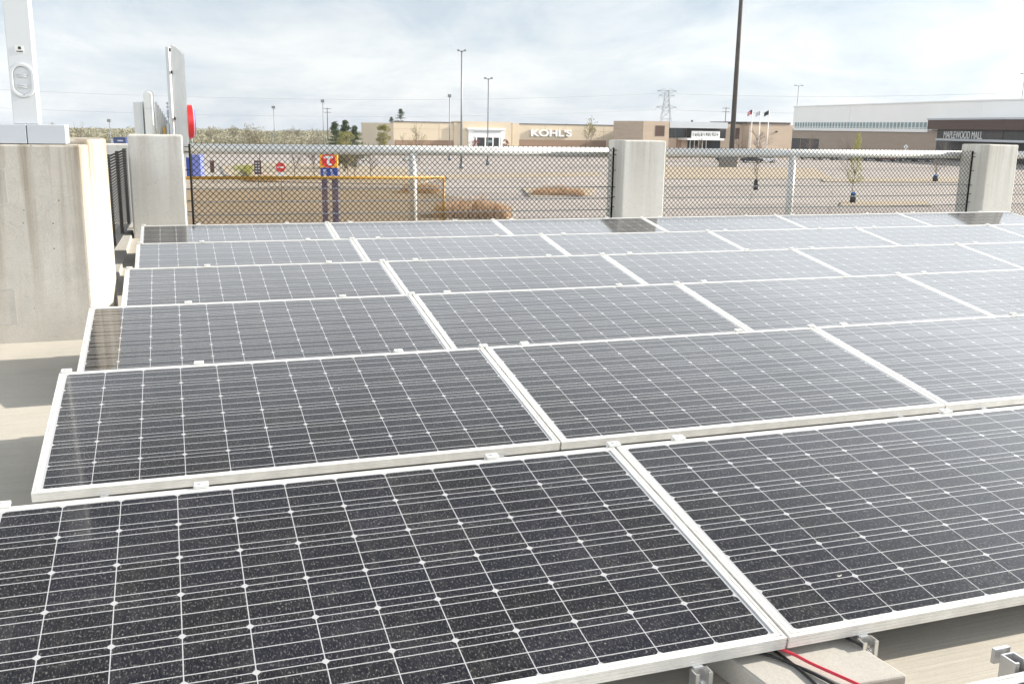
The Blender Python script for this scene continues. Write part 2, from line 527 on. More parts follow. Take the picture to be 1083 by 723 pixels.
M['flagred'] = simple('flag_red', (0.45, 0.05, 0.06), 0.8, 0, 0.1, 2)
M['bluebag'] = simple('blue_bag', (0.03, 0.14, 0.36), 0.6, 0, 0.2, 4)
CARCOL = [simple('car_paint_' + n_, c_, 0.25, 0.3, 0.03, 1) for n_, c_ in (('black', (0.015, 0.016, 0.018)), ('silver', (0.42, 0.43, 0.44)), ('maroon', (0.10, 0.015, 0.018)), ('white', (0.7, 0.7, 0.69)), ('charcoal', (0.05, 0.053, 0.06)), ('olive', (0.26, 0.22, 0.05)))]

# ------------------------------------------------------------------ ground and deck
ZL = -5.35
DECK = -0.135

def disc(name, rad, z, m_, n=96):
    b = MB()
    b.quad([(rad * math.cos(2 * math.pi * k / n), rad * math.sin(2 * math.pi * k / n), z) for k in range(n)])
    return struct(b.build(name, m_))

disc('ground', 820, ZL, M['steppe'])

def sheet(name, pix, z, m_, thick=0.0, kind='structure'):
    """ground polygon given by the picture points of its outline"""
    pts = [on_z(u, v, z) for u, v in pix]
    b = MB()
    if thick:
        b.prism([(p.x, p.y) for p in pts], z - thick, z)
    else:
        b.quad([(p.x, p.y, z) for p in pts])
    o = b.build(name, m_)
    o['kind'] = kind
    return o

def depth_pt(u, d, z):
    p = W(u, hor(u), d)
    return Vector((p.x, p.y, z))

b = MB()
lot_poly = [depth_pt(-500, 30, 0), depth_pt(1900, 30, 0), depth_pt(1500, 420, 0), depth_pt(330, 300, 0), depth_pt(-250, 200, 0)]
b.quad([(p.x, p.y, ZL + 0.004) for p in lot_poly])
struct(b.build('parking_lot', M['lot']))

b = MB()
b.box(-9, 20, -7, 11.35, DECK - 0.45, DECK)
struct(b.build('roof_deck', M['deck']))

# kerb along the side fence
b = MB()
b.box(-0.42, 0.035, 5.84, 12.3, DECK - 0.4, -0.095)
tag(b.build('concrete_kerb', M['block'], bevel=0.008), 'low concrete kerb under the black side fence between the stained wall and the pillar', 'kerb')

# ------------------------------------------------------------------ solar panels
TILT = R(8.8207)
ROWP = 1.62088
ROWX = [0.0, 0.0247, 0.0329, 0.1702, 0.2022, 0.2005]

def ring_mesh(name, w, d, prof, mat, parent):
    """a mitred frame: profile points are (inset, z)"""
    b = MB()
    rings = []
    for ins, z in prof:
        rings.append([b.b.verts.new(p) for p in ((ins, ins, z), (w - ins, ins, z), (w - ins, d - ins, z), (ins, d - ins, z))])
    n = len(rings)
    for i in range(n):
        r0, r1 = rings[i], rings[(i + 1) % n]
        for k in range(4):
            b.b.faces.new((r0[k], r0[(k + 1) % 4], r1[(k + 1) % 4], r1[k]))
    return b.build(name, mat, parent)

FRAME_PROF = [(0.0, -0.0015), (0.0015, 0.0), (0.0085, 0.0), (0.0088, -0.003), (0.0115, -0.003), (0.0118, 0.0), (0.0225, 0.0), (0.0235, -0.001), (0.0235, -0.0075), (0.004, -0.0075), (0.004, -0.0335), (0.028, -0.0335), (0.028, -0.036), (0.0, -0.036),
              (0.0, -0.0305), (0.0018, -0.0300), (0.0018, -0.0285), (0.0, -0.0280), (0.0, -0.0195), (0.0018, -0.0190), (0.0018, -0.0175), (0.0, -0.0170), (0.0, -0.0100), (0.0018, -0.0095), (0.0018, -0.0080), (0.0, -0.0075)]

def c_channel(b, cx, cy, z0, z1, w=0.041, t=0.0045, d=0.041):
    """strut channel standing up, open side to -y"""
    h = w / 2
    poly = [(cx - h, cy), (cx - h + 0.011, cy), (cx - h + 0.011, cy + t), (cx - h + t, cy + t), (cx - h + t, cy + d - t), (cx + h - t, cy + d - t), (cx + h - t, cy + t), (cx + h - 0.011, cy + t), (cx + h - 0.011, cy), (cx + h, cy), (cx + h, cy + d), (cx - h, cy + d)]
    b.prism(poly, z0, z1)

def make_panel():
    root = thing('solar_panel', '', 'solar panel')
    root.rotation_euler = (TILT, 0, 0)
    ring_mesh('frame', PW, PD, FRAME_PROF, M['alu'], root)
    b = MB()
    b.box(0.0225, PW - 0.0225, 0.0225, PD - 0.0225, -0.0074, -0.0032)
    b.build('glass', M['cells'], root)
    for x in (0.235, 1.715):
        b = MB()
        c_channel(b, 0, 0, -0.090, 0.004, 0.048, 0.004, 0.032)
        b.box(-0.035, 0.035, -0.012, 0.10, -0.095, -0.090)
        o = b.build('leg', M['mill'], root)
        o.rotation_euler = (-TILT, 0, 0)
        o.location = (x, -0.034, -0.040)
        c = MB()
        c.box(-0.016, 0.010, 0.022, 0.050, 0.0045, 0.009)
        c.build('clip', M['galv'], o)
        c = MB()
        c.tube([(0.004, 0.027, -0.03), (0.004, 0.004, -0.03)], 0.007, 6)
        c.build('bolt', M['galv'], o)
    for x in (0.235, 1.715):
        b = MB()
        c_channel(b, 0, 0, -0.249, -0.004)
        b.box(-0.035, 0.035, -0.03, 0.08, -0.254, -0.249)
        o = b.build('rear_leg', M['mill'], root)
        o.rotation_euler = (-TILT, 0, 0)
        o.location = (x, PD - 0.045, -0.044)
    return root

def add_clamp(root, x):
    b = MB()
    b.box(x - 0.021, x + 0.021, PD - 0.009, PD + 0.020, 0.0012, 0.009)
    b.box(x - 0.018, x + 0.008, PD + 0.0015, PD + 0.018, -0.038, 0.0012)
    b.box(x - 0.025, x - 0.0185, PD + 0.004, PD + 0.015, -0.030, 0.005)
    b.tube([(x, PD + 0.006, 0.0085), (x, PD + 0.006, 0.013)], 0.005, 6)
    b.build('clamp', M['alu'], root)

ORD = ['first', 'second', 'third', 'fourth', 'fifth', 'sixth']
ROWN = ['nearest full row', 'second row from the camera', 'third row from the camera', 'fourth row from the camera', 'fifth row from the camera', 'farthest row']
COUNT = [2, 3, 4, 5, 6, 6]
SPECIAL = {(0, 0): 'large dark solar panel at the bottom left of the nearest full row', (0, 1): 'large dark solar panel in the nearest full row beside the red cable',
           (5, 0): 'last row solar panel reflecting the left pillar beside it', (5, 2): 'solar panel in the farthest row left of the one behind the middle pillar reflection',
           (5, 5): 'end solar panel of the farthest row reflecting the right pillar', (2, 0): 'solar panel at the left end of the third row beside the stained wall'}
SPECIAL[(5, 2)] = 'third panel from the left in the farthest row, reflecting the middle pillar'
proto = make_panel()
first = True
protos = []
for k in range(6):
    for n in range(COUNT[k]):
        if first:
            o = proto
            first = False
        else:
            o = copy_tree(proto)
        protos.append((k, n, o))
for k, n, o in protos:
    o.location = (ROWX[k] - 0.006 + n * 1.976, k * ROWP, 0)
    o['label'] = SPECIAL.get((k, n), '%s solar panel from the left end in the %s' % (ORD[n], ROWN[k]))
    o['group'] = 'solar panels in rows on the roof deck'
    for x in ((0.59, 1.54) if n == 0 else (0.245, 1.49)):
        add_clamp(o, x + random.uniform(-0.03, 0.03))
    if n < COUNT[k] - 1 or k < 1:
        add_clamp(o, PW + 0.004)
    if n == 0:
        add_clamp(o, 0.03)
near = copy_tree(proto)
near.location = (1.45, -1.588, 0.004)
near['label'] = 'solar panel at the bottom right corner showing only its white rear frame edge'
near['group'] = 'solar panels in rows on the roof deck'
for ch in list(near.children):
    if ch.name.startswith('clamp'):
        bpy.data.objects.remove(ch)
for x in (0.75,):
    b = MB()
    c_channel(b, 0, 0, -0.27, -0.012, 0.036)
    b.box(-0.024, 0.018, 0.05, 0.060, -0.04, -0.006)
    o = b.build('rail_end', M['mill'], near)
    o.rotation_euler = (-TILT, 0, 0)
    o.location = (x, PD + 0.035, 0.0)

# ------------------------------------------------------------------ ballast block and cables at the near edge
b = MB()
bl = [(1.80, 0.26), (2.16, 0.22), (2.21, -0.16), (1.85, -0.14)]
b.prism(bl, DECK, DECK + 0.075)
blk = tag(b.build('ballast_block', M['block'], bevel=0.006), 'pale concrete ballast block lying in front of the nearest solar panels', 'block')
bt = DECK + 0.075

def cable(name, pts, rad, m_, label):
    P = [Vector(p) for p in pts]
    out = []
    for i in range(len(P) - 1):
        p0, p1, p2, p3 = P[max(i - 1, 0)], P[i], P[i + 1], P[min(i + 2, len(P) - 1)]
        for s in range(8):
            q = s / 8
            out.append(0.5 * ((2 * p1) + (p2 - p0) * q + (2 * p0 - 5 * p1 + 4 * p2 - p3) * q * q + (3 * p1 - p0 - 3 * p2 + p3) * q ** 3))
    out.append(P[-1])
    b_ = MB()
    b_.tube(out, rad, 8)
    return tag(b_.build(name, m_), label, 'cable')

cable('red_cable', [(1.932, 0.223, -0.100), (1.929, 0.084, -0.050), (1.945, 0.031, -0.040), (1.978, -0.013, -0.045), (2.002, -0.059, -0.050), (2.049, -0.163, -0.050), (2.095, -0.245, -0.060), (2.176, -0.288, -0.120)], 0.0042, M['redcab'], 'bright red cable running out from under the nearest panels over the pale block')
cable('black_cable', [(1.846, 0.229, -0.100), (1.847, 0.099, -0.052), (1.870, 0.058, -0.050), (1.925, 0.013, -0.053), (1.971, -0.064, -0.055), (1.999, -0.139, -0.055), (2.022, -0.234, -0.060), (2.087, -0.279, -0.120)], 0.0040, M['rubber'], 'black cable left of the red cable over the pale block')
cable('black_cable', [(1.949, 0.251, -0.100), (1.937, 0.096, -0.055), (1.952, 0.032, -0.055), (1.960, -0.040, -0.056), (1.960, -0.125, -0.056), (1.947, -0.210, -0.060), (1.968, -0.260, -0.120)], 0.0040, M['rubber'], 'thin black cable crossing close under the red cable on the block')
cable('black_cable', [(2.10, 0.30, -0.10), (2.16, 0.02, -0.045), (2.20, -0.03, -0.07), (2.235, -0.055, -0.11), (2.262, -0.10, -0.16)], 0.0036, M['rubber'], 'short black cable looped round the aluminium leg right of the block')

# ------------------------------------------------------------------ stained wall with the white post on the left
wall = thing('concrete_wall', 'stained grey concrete guard wall on the left carrying the white post', 'wall', (0, 4.82, DECK))
H = 1.105 - DECK
b = MB()
b.prism([(-6.0, 0.0), (0.0, 0.0), (0.032, 0.04), (0.032, 0.28), (-6.0, 0.28)], -0.02, H)
b.build('wall_body', M['wallc'], wall, bevel=0.012)
b = MB()
b.prism([(-0.35, 0.282), (0.034, 0.282), (0.105, 0.42), (0.105, 0.98), (-0.35, 0.98)], -0.02, H + 0.03)
b.build('end_pier', M['wallc'], wall, bevel=0.022, seg=3)
# raised rectangular outlines left by the formwork
for (u0, v0, u1, v1) in ((-20, 178, 9, 217), (-25, 306, 19, 342)):
    def wp(u, v):
        d = ray(u, v)
        p = CAM + d * ((4.82 - CAM.y) / d.y)
        return p.x, p.z - DECK
    xa, zb = wp(u0, v0)
    xc, za = wp(u1, v1)
    b = MB()
    for a_, c_, e_, g_ in ((xa, xc, zb - 0.007, zb), (xa, xc, za, za + 0.007), (xc - 0.008, xc, za + 0.0072, zb - 0.0072)):
        b.box(a_, c_, -0.0015, 0.004, e_, g_)
    b.build('formwork_mark', M['block'], wall)

base = MB()
cover = thing('post_base_cover', 'pale grey box cover round the foot of the white post on the wall', 'base cover', (0, 4.85, 1.109))
for x0, x1 in ((-1.2, -0.294), (-0.290, -0.072)):
    b = MB()
    b.box(x0, x1, 0.0, 0.22, 0.0, 0.117)
    b.build('cover_box', M['grey'], cover, bevel=0.004)
post = thing('canopy_post', 'tall white box post with an oval handhole cover on the left wall', 'post', (-0.295, 4.90, 1.227))
b = MB()
b.box(-0.072, 0.072, 0.0, 0.15, 0.0, 2.4)
b.build('shaft', M['white'], post, bevel=0.006)

def stadium(cx, cz, w, h, n=12):
    r_ = w / 2
    pts = []
    for k in range(n + 1):
        a = math.pi * k / n
        pts.append((cx + r_ * math.cos(a), cz + h / 2 - r_ + r_ * math.sin(a)))
    for k in range(n + 1):
        a = math.pi + math.pi * k / n
        pts.append((cx + r_ * math.cos(a), cz - h / 2 + r_ + r_ * math.sin(a)))
    return pts

b = MB()
outer, inner = stadium(0, 0.262, 0.138, 0.205), stadium(0, 0.262, 0.098, 0.165)
for i in range(len(outer)):
    j = (i + 1) % len(outer)
    o0, o1, i0, i1 = outer[i], outer[j], inner[i], inner[j]
    b.quad([(o0[0], -0.016, o0[1]), (o1[0], -0.016, o1[1]), (i1[0], -0.016, i1[1]), (i0[0], -0.016, i0[1])])
    b.quad([(o0[0], 0.001, o0[1]), (o1[0], 0.001, o1[1]), (o1[0], -0.016, o1[1]), (o0[0], -0.016, o0[1])])
    b.quad([(i0[0], -0.016, i0[1]), (i1[0], -0.016, i1[1]), (i1[0], -0.004, i1[1]), (i0[0], -0.004, i0[1])])
bmesh.ops.remove_doubles(b.b, verts=b.b.verts[:], dist=1e-5)
hc = b.build('handhole_cover', M['white'], post, bevel=0.004)
b = MB()
b.prism(stadium(0, 0.262, 0.096, 0.163), -0.0045, 0.0005, axis='y')
b.build('cover_plate', M['white'], hc)
for z in (0.222, 0.286):
    b = MB()
    for q in (0, 0.012):
        b.tube([(-0.028, -0.010, z + q), (0.028, -0.010, z + q)], 0.0045, 8)
    b.box(-0.03, 0.03, -0.009, -0.005, z - 0.008, z + 0.02)
    b.build('louvre', M['white'], hc)
b = MB()
b.tube([(0.004, -0.005, 0.176), (0.004, -0.019, 0.176)], 0.003, 6)
b.build('screw', M['dark'], hc)
b = MB()
b.box(-0.026, 0.024, -0.002, 0.002, 0.425, 0.465)
st = b.build('sticker', M['trimw'], post)
b = MB()
b.box(-0.008, 0.008, -0.004, -0.0022, 0.445, 0.461)
b.box(-0.018, 0.018, -0.004, -0.0022, 0.430, 0.436)
b.build('sticker_mark', M['dark'], st)

# ------------------------------------------------------------------ pillars
def pillar(x0, x1, y0, y1, label):
    b = MB()
    b.box(x0, x1, y0, y1, ZL, 1.095)
    return tag(b.build('concrete_pillar', M['pillar'], bevel=0.018, seg=2), label, 'pillar', 'concrete pillars along the deck edge')

pillar(0.06, 0.68, 10.66, 11.25, 'concrete pillar at the left end of the chain link fence in front of the white pylon')
pillar(6.572, 7.226, 10.70, 11.25, 'concrete pillar in the middle of the picture between the two fence bays')
pillar(13.09, 13.70, 10.70, 11.30, 'concrete pillar at the right end of the deck in front of the mall sign')

# ------------------------------------------------------------------ chain link fences
def chain_mesh(b, L, z0, z1, pitch=0.072, r=0.0037, top=0.02):
    """diagonal wires on the plane y=0 from x 0..L"""
    h = z1 - z0
    n = int((L + h) / pitch) + 1
    for k in range(n + 1):
        for s, yo in ((1, -0.002), (-1, 0.002)):
            if s == 1:
                xa, xb = k * pitch - h, k * pitch
                za, zb = z0, z1
                if xa < 0: za, xa = z0 - xa, 0
                if xb > L: zb, xb = z1 - (xb - L), L
            else:
                xa, xb = k * pitch - h, k * pitch
                za, zb = z1, z0
                if xa < 0: za, xa = z1 + xa, 0
                if xb > L: zb, xb = z0 + (xb - L), L
            if xb - xa < 0.01: continue
            b.tube([(xa, yo, za), (xb, yo, zb)], r, 4, cap=False)
    # twisted points of the top edge
    k = 0
    while k * pitch < L:
        x = k * pitch
        b.tube([(x, 0, z1), (x + 0.004, 0, z1 + top)], r * 0.9, 4, cap=False)
        k += 1

def fence_bay(x0, x1, y, z0, z1, label, rz=0.0, ticks=(1, 1)):
    L = x1 - x0
    f = thing('chain_link_fence', label, 'fence', (x0, y, z0), rz)
    b = MB()
    chain_mesh(b, L, 0.0, z1 - z0)
    b.build('chain_mesh', M['black'], f, normals=False)
    for x, s, on in ((0.0, -1, ticks[0]), (L, 1, ticks[1])):
        if not on: continue
        b = MB()
        b.tube([(x, 0, -0.04), (x, 0, z1 - z0 + 0.0)], 0.014, 8)
        p = b.build('fence_post', M['black'], f)
        for z in (0.06, 0.24, 0.38, 0.52, 0.76, 0.98, 1.04):
            c = MB()
            c.tube([(x, -0.004, z), (x + s * 0.06, -0.004, z)], 0.006, 6)
            c.build('wall_tie', M['black'], p)
    return f

FY = 10.97
fence_bay(0.76, 6.53, FY, -0.09, 0.985, 'black chain link fence bay between the left and the middle pillar')
fence_bay(7.28, 13.02, FY, -0.09, 0.985, 'black chain link fence bay between the middle and the right pillar')
fence_bay(13.78, 17.5, FY, -0.09, 0.985, 'black chain link fence bay right of the right pillar at the picture edge')
sf = thing('slatted_fence', 'black slatted fence running away between the stained wall and the left pillar', 'fence', (-0.17, 5.82, -0.09), R(88.6))
b = MB()
z = 0.0
while z < 0.97:
    b.prism([(0.004, z), (-0.008, z + 0.024), (-0.005, z + 0.027), (0.007, z + 0.003)], 0.0, 6.3, axis='x')
    z += 0.031
b.build('slats', M['black'], sf)
for x in (0.02, 1.28, 2.54, 3.80, 5.06, 6.28):
    b = MB()
    b.box(x - 0.02, x + 0.02, 0.012, 0.05, -0.005, 0.985)
    b.build('fence_post', M['black'], sf)

def pipe_rail(x0, x1, xs, y, label, stub=None):
    f = thing('pipe_railing', label, 'railing', (x0, y, -0.1))
    b = MB()
    b.tube([(0, 0, 1.017), (x1 - x0, 0, 1.017)], 0.064, 20)
    b.build('rail', M['pipe'], f)
    for x in xs:
        b = MB()
        b.tube([(x - x0, 0, -0.4), (x - x0, 0, 0.98)], 0.057, 16)
        p = b.build('post', M['pipe'], f)
        if stub:
            c = MB()
            c.tube([(x - x0 - 0.03, -0.02, 0.90), (x - x0 - 0.15, -0.05, 0.90)], 0.022, 10)
            c.build('stub', M['pipe'], p)
    return f

pipe_rail(0.50, 6.88, (3.68,), 11.36, 'thick white pipe railing behind the left fence bay', True)
pipe_rail(7.00, 13.50, (9.82,), 11.36, 'thick white pipe railing behind the right fence bay')
pipe_rail(13.72, 17.5, (16.2,), 11.36, 'thick white pipe railing right of the right pillar')

def cable_barrier(x0, x1, label):
    f = thing('cable_barrier', label, 'cable barrier', (x0, 11.02, -0.1))
    for z in (0.205, 0.368, 0.532):
        b = MB()
        b.tube([(0, 0, z), ((x1 - x0) / 2, 0, z - 0.006), (x1 - x0, 0, z)], 0.007, 8)
        b.build('strand', M['galv'], f)
    return f

cable_barrier(0.69, 6.57, 'three steel guard cables behind the left fence bay')
cable_barrier(7.23, 13.09, 'three steel guard cables behind the right fence bay')
cable_barrier(13.70, 17.5, 'three steel guard cables right of the right pillar')

yb = thing('safety_barrier', 'amber yellow mesh safety barrier standing behind the left fence bay', 'barrier', (0.70, 11.075, -0.1))
b = MB()
b.tube([(0, 0, 0.665), (3.36, 0, 0.665)], 0.021, 10)
b.tube([(3.345, 0, -0.02), (3.345, 0, 0.665)], 0.015, 10)
b.tube([(0.0, 0, 0.0), (3.36, 0, 0.0)], 0.012, 8)
b.build('barrier_frame', M['yellow'], yb)
b = MB()
x = 0.01
while x < 3.33:
    b.tube([(x, 0, 0.0), (x, 0, 0.66)], 0.0014, 4, cap=False)
    x += 0.016
z = 0.012
while z < 0.655:
    b.tube([(0.0, 0.003, z), (3.34, 0.003, z)], 0.0014, 4, cap=False)
    z += 0.016
b.build('wire_mesh', M['yellow'], yb, normals=False)

# far parapet seen over the side fence
b = MB()
b.box(-9.0, 0.4, 13.2, 13.5, ZL, 0.93)
tag(b.build('parapet_wall', M['pillar'], bevel=0.02), 'pale concrete parapet seen over the black side fence left of the first pillar', 'parapet')

# ------------------------------------------------------------------ lot: verges, kerbs, markings
VERGES = [
    [(232, 176), (290, 173), (430, 178), (462, 190), (440, 196), (330, 194), (262, 192), (238, 186)],
    [(190, 203), (300, 198), (430, 199), (470, 207), (545, 222), (545, 244), (190, 252)],
    [(690, 177), (862, 178.5), (884, 190), (700, 190)],
    [(552, 200), (630, 200), (628, 208), (560, 209)],
    [(470, 186), (632, 183), (640, 187), (474, 190)],
    [(868, 190.5), (1040, 188), (1060, 194), (872, 193)],
    [(890, 214), (980, 214), (985, 219), (888, 219)],
]
for i, poly in enumerate(VERGES):
    c = Vector((0, 0, 0))
    pts = [on_z(u, v, ZL) for u, v in poly]
    for p in pts: c += p / len(pts)
    b = MB()
    b.prism([(p.x, p.y) for p in pts], ZL - 0.05, ZL + 0.14)
    struct(b.build('kerb', M['kerb'], bevel=0.03))
    b = MB()
    b.quad([(c.x + (p.x - c.x) * 0.985, c.y + (p.y - c.y) * 0.985, ZL + 0.146) for p in pts])
    struct(b.build('grass_verge', M['dirt' if i == 1 else 'tan']))
struct(sheet('green_patch', [(246, 175), (268, 175), (270, 180), (247, 181)], ZL + 0.152, M['green']))
struct(sheet('path', [(196, 176), (236, 176), (238, 188), (262, 193), (330, 195), (330, 198), (240, 199), (196, 203)], ZL + 0.010, M['kerb']))

b = MB()
rx, ry = Vector((RW[0][0], RW[0][1])).normalized(), Vector((RW[2][0], RW[2][1])).normalized()
for d0, d1, x0, x1 in ((118, 123, -12, 70), (124, 129, -12, 70), (150, 155.5, -30, 90), (157, 162, -30, 90), (176, 181, -30, 60), (196, 201, 20, 110), (92, 97, 14, 60)):
    x = x0
    while x < x1:
        o = Vector((CAM.x, CAM.y)) + rx * x
        q = [o + ry * d0, o + rx * 0.12 + ry * d0, o + rx * 0.12 + ry * d1, o + ry * d1]
        b.quad([(p.x, p.y, ZL + 0.008) for p in q])
        x += 2.75
struct(b.build('parking_marking', M['paint']))

# ------------------------------------------------------------------ foliage helpers
def leaf_cluster(b, c, rx_, ry_, rz_, n, size, rnd, shape=None):
    for _ in range(n):
        while True:
            p = Vector((rnd.uniform(-1, 1), rnd.uniform(-1, 1), rnd.uniform(-1, 1)))
            if p.length <= 1 and p.length > rnd.random() * 0.8: break
        q = Vector((c[0] + p.x * rx_, c[1] + p.y * ry_, c[2] + p.z * rz_))
        s = size * rnd.uniform(0.6, 1.3)
        a = Vector((rnd.gauss(0, 1), rnd.gauss(0, 1), rnd.gauss(0, 0.7))).normalized()
        e = a.cross(Vector((rnd.gauss(0, 1), rnd.gauss(0, 1), rnd.gauss(0, 1)))).normalized()
        b.quad([q - a * s, q + e * s * 0.6, q + a * s, q - e * s * 0.6])

def limbs(b, p, d, length, rad, lvl, rnd, tips, spread=0.75, n=(3, 4)):
    e = p + d * length
    mid = p + d * length * 0.5 + Vector((rnd.gauss(0, 1), rnd.gauss(0, 1), 0)) * length * 0.05
    b.tube([p, mid, e], [rad, rad * 0.8, rad * 0.6], 5 if lvl > 1 else 4, cap=False)
    if lvl == 0:
        tips.append(e)
        return
    for _ in range(rnd.randint(*n)):
        t_ = rnd.uniform(0.45, 1.0)
        s = p + d * length * t_
        nd = (d + Vector((rnd.gauss(0, 1), rnd.gauss(0, 1), rnd.gauss(0.15, 0.5))) * spread).normalized()
        limbs(b, s, nd, length * rnd.uniform(0.5, 0.75), rad * 0.5, lvl - 1, rnd, tips, spread, n)
    limbs(b, e, (d + Vector((rnd.gauss(0, .2), rnd.gauss(0, .2), 0.1))).normalized(), length * 0.65, rad * 0.55, lvl - 1, rnd, tips, spread, n)

def px_h(u, vtop, d):
    """height above the lot of a thing whose top is at vtop"""
    return W(u, vtop, d).z - ZL

def bare_tree(u, d, vtop, label, seed, leaf=None, nleaf=0, group='bare young trees in the parking lot', name='bare_tree', rad=0.07, lv=3, spread=0.6):
    rnd = random.Random(seed)
    h = px_h(u, vtop, d)
    o = thing(name, label, 'tree', depth_pt(u, d, ZL), rnd.uniform(0, 6), group)
    b = MB()
    tips = []
    limbs(b, Vector((0, 0, 0)), Vector((rnd.gauss(0, .03), rnd.gauss(0, .03), 1)).normalized(), h * 0.40, rad, lv, rnd, tips, spread)
    zmax = max(v.co.z for v in b.b.verts)
    k = h / zmax
    for v in b.b.verts: v.co *= Vector((1 * min(k, 1.3), 1 * min(k, 1.3), k)) if False else k
    tips = [t_ * k for t_ in tips]
    b.build('trunk', M['bark'], o)
    if leaf:
        b = MB()
        for t_ in tips:
            leaf_cluster(b, t_, 0.045 * h, 0.045 * h, 0.05 * h, nleaf, 0.012 * h + 0.03, rnd)
        b.build('crown', M[leaf], o)
    return o

def conifer(u, d, vtop, wid, label, seed):
    rnd = random.Random(seed)
    h = px_h(u, vtop, d)
    o = thing('conifer_tree', label, 'tree', depth_pt(u, d, ZL), 0, 'dark evergreen trees')
    b = MB()
    b.tube([(0, 0, 0), (0, 0, h * 0.95)], [0.2, 0.03], 6)
    b.build('trunk', M['bark'], o)
    b = MB()
    for k in range(int(60 + h * 6)):
        t_ = rnd.random() ** 0.8
        z = h * (0.10 + 0.88 * t_)
        r_ = wid * 1.25 * (1 - t_) ** 0.8 * rnd.uniform(0.35, 1.15)
        a = rnd.uniform(0, 6.28)
        for s in (0.35, 0.65, 0.95):
            leaf_cluster(b, (math.cos(a) * r_ * s, math.sin(a) * r_ * s, z - r_ * s * 0.18 + 0.25 * s), 0.26 + 0.06 * wid, 0.26 + 0.06 * wid, 0.16, 14, 0.10, rnd)
    leaf_cluster(b, (0, 0, h * 0.97), 0.15, 0.15, 0.4, 14, 0.12, rnd)
    b.build('crown', M['conifer'], o)
    return o

def bush(u, d, vtop, wid, leaf, label, seed, name='bush', cat='bush', n=1500, vb=None, ls=0.13):
    rnd = random.Random(seed)
    h = px_h(u, vtop, d)
    o = thing(name, label, cat, depth_pt(u, d, ZL))
    b = MB()
    tips = []
    for k in range(5):
        a = rnd.uniform(0, 6.28)
        limbs(b, Vector((0, 0, 0)), Vector((math.cos(a) * 0.35, math.sin(a) * 0.35, 1)).normalized(), h * 0.35, 0.05, 2, rnd, tips, 0.5)
    b.build('stems', M['bark'], o)
    b = MB()
    for k in range(26):
        z = h * rnd.uniform(0.18, 0.92)
        r_ = wid * (1 - abs(z / h - 0.45) ** 1.5) * rnd.uniform(0.2, 0.9)
        a = rnd.uniform(0, 6.28)
        q = wid * rnd.uniform(0.22, 0.4)
        leaf_cluster(b, (math.cos(a) * r_, math.sin(a) * r_, z), q, q, q * 0.8, n // 26, ls, rnd)
    b.build('crown', M[leaf], o)
    return o

# far scrub beyond the lot, one mass
rnd = random.Random(3)
b = MB()
for k in range(2600):
    u = rnd.uniform(-420, 1500)
    d = rnd.uniform(390, 600)
    hgt = 6.6 - (8.4 - 1.6 * math.sin(u * 0.05) * math.sin(u * 0.013 + 1) - 1.1 * math.sin(u * 0.21) * math.sin(u * 0.083) + rnd.uniform(-1.6, 2.2)) * d / 1023
    p = depth_pt(u, d, ZL)
    leaf_cluster(b, (p.x, p.y, ZL + hgt * 0.5), 5.0, 5.0, hgt * 0.5, 40, 0.42, rnd)
tag(b.build('scrub_wood', M['scrub'], normals=False), 'far band of pale olive scrub along the horizon behind the lot', 'scrub', None, 'stuff')
b = MB()
for k in range(420):
    u = rnd.uniform(-60, 372)
    d = rnd.uniform(270, 330)
    hgt = rnd.uniform(1.2, 2.5)
    p = depth_pt(u, d, ZL)
    leaf_cluster(b, (p.x, p.y, ZL + hgt * 0.5), 3.0, 3.0, hgt * 0.55, 60, 0.30, rnd)
tag(b.build('scrub_row', M['scrub'], normals=False), 'nearer row of pale scrub beyond the lot on the left', 'scrub', None, 'stuff')

# ------------------------------------------------------------------ buildings
class Facade:
    """front plane of a building through two picture columns at given depths"""
    def __init__(s, u0, d0, u1, d1):
        s.A, s.B = depth_pt(u0, d0, ZL), depth_pt(u1, d1, ZL)
        s.d = (s.B - s.A).normalized()
        s.n = Vector((s.d.y, -s.d.x, 0))
        s.rz = math.atan2(s.d.y, s.d.x)
        s.L = (s.B - s.A).length
    def f(s, u, v, off=0.0):
        r_ = ray(u, v)
        k = ((s.A + s.n * off) - CAM).dot(s.n) / r_.dot(s.n)
        p = CAM + r_ * k
        return (p - s.A).dot(s.d), p.z - ZL
    def box(s, b, u0, v0, u1, v1, proud, back=0.3, mat=0, ground=False):
        a0, z0 = s.f(u0, v1, proud)
        a1, z1 = s.f(u1, v0, proud)
        b.box(a0, a1, -proud, back, 0.0 if ground else z0, z1, mat)
        return a0, a1, z0, z1
    def part(s, name, m_, par, u0, v0, u1, v1, proud, back=0.3, ground=False):
        b = MB()
        s.box(b, u0, v0, u1, v1, proud, back, 0, ground)
        return b.build(name, M[m_], par)

def lettering(txt, name, m_, par, x, y, z, w, h, ext=0.08, bold=0.0, flip=False):
    cu = bpy.data.curves.new(name, 'FONT')
    cu.body = txt
    cu.extrude = ext
    cu.offset = bold
    cu.align_x = 'LEFT'
    o = bpy.data.objects.new(name, cu)
    COL.objects.link(o)
    cu.materials.append(M[m_])
    bpy.context.view_layer.update()
    dim = o.dimensions.copy()
    sx, sy = w / max(dim.x, 1e-4), h / max(dim.y, 1e-4)
    me = bpy.data.meshes.new_from_object(o.evaluated_get(bpy.context.evaluated_depsgraph_get()))
    bpy.data.objects.remove(o)
    o = bpy.data.objects.new(name, me)
    COL.objects.link(o)
    me.materials.clear()
    me.materials.append(M[m_])
    bb = o.bound_box
    mnx, mny = min(p[0] for p in bb), min(p[1] for p in bb)
    o.scale = (sx, sy, 1)
    o.rotation_euler = (R(90), 0, 0)
    o.parent = par
    o.location = (x - mnx * sx, y, z - mny * sy)
    return o

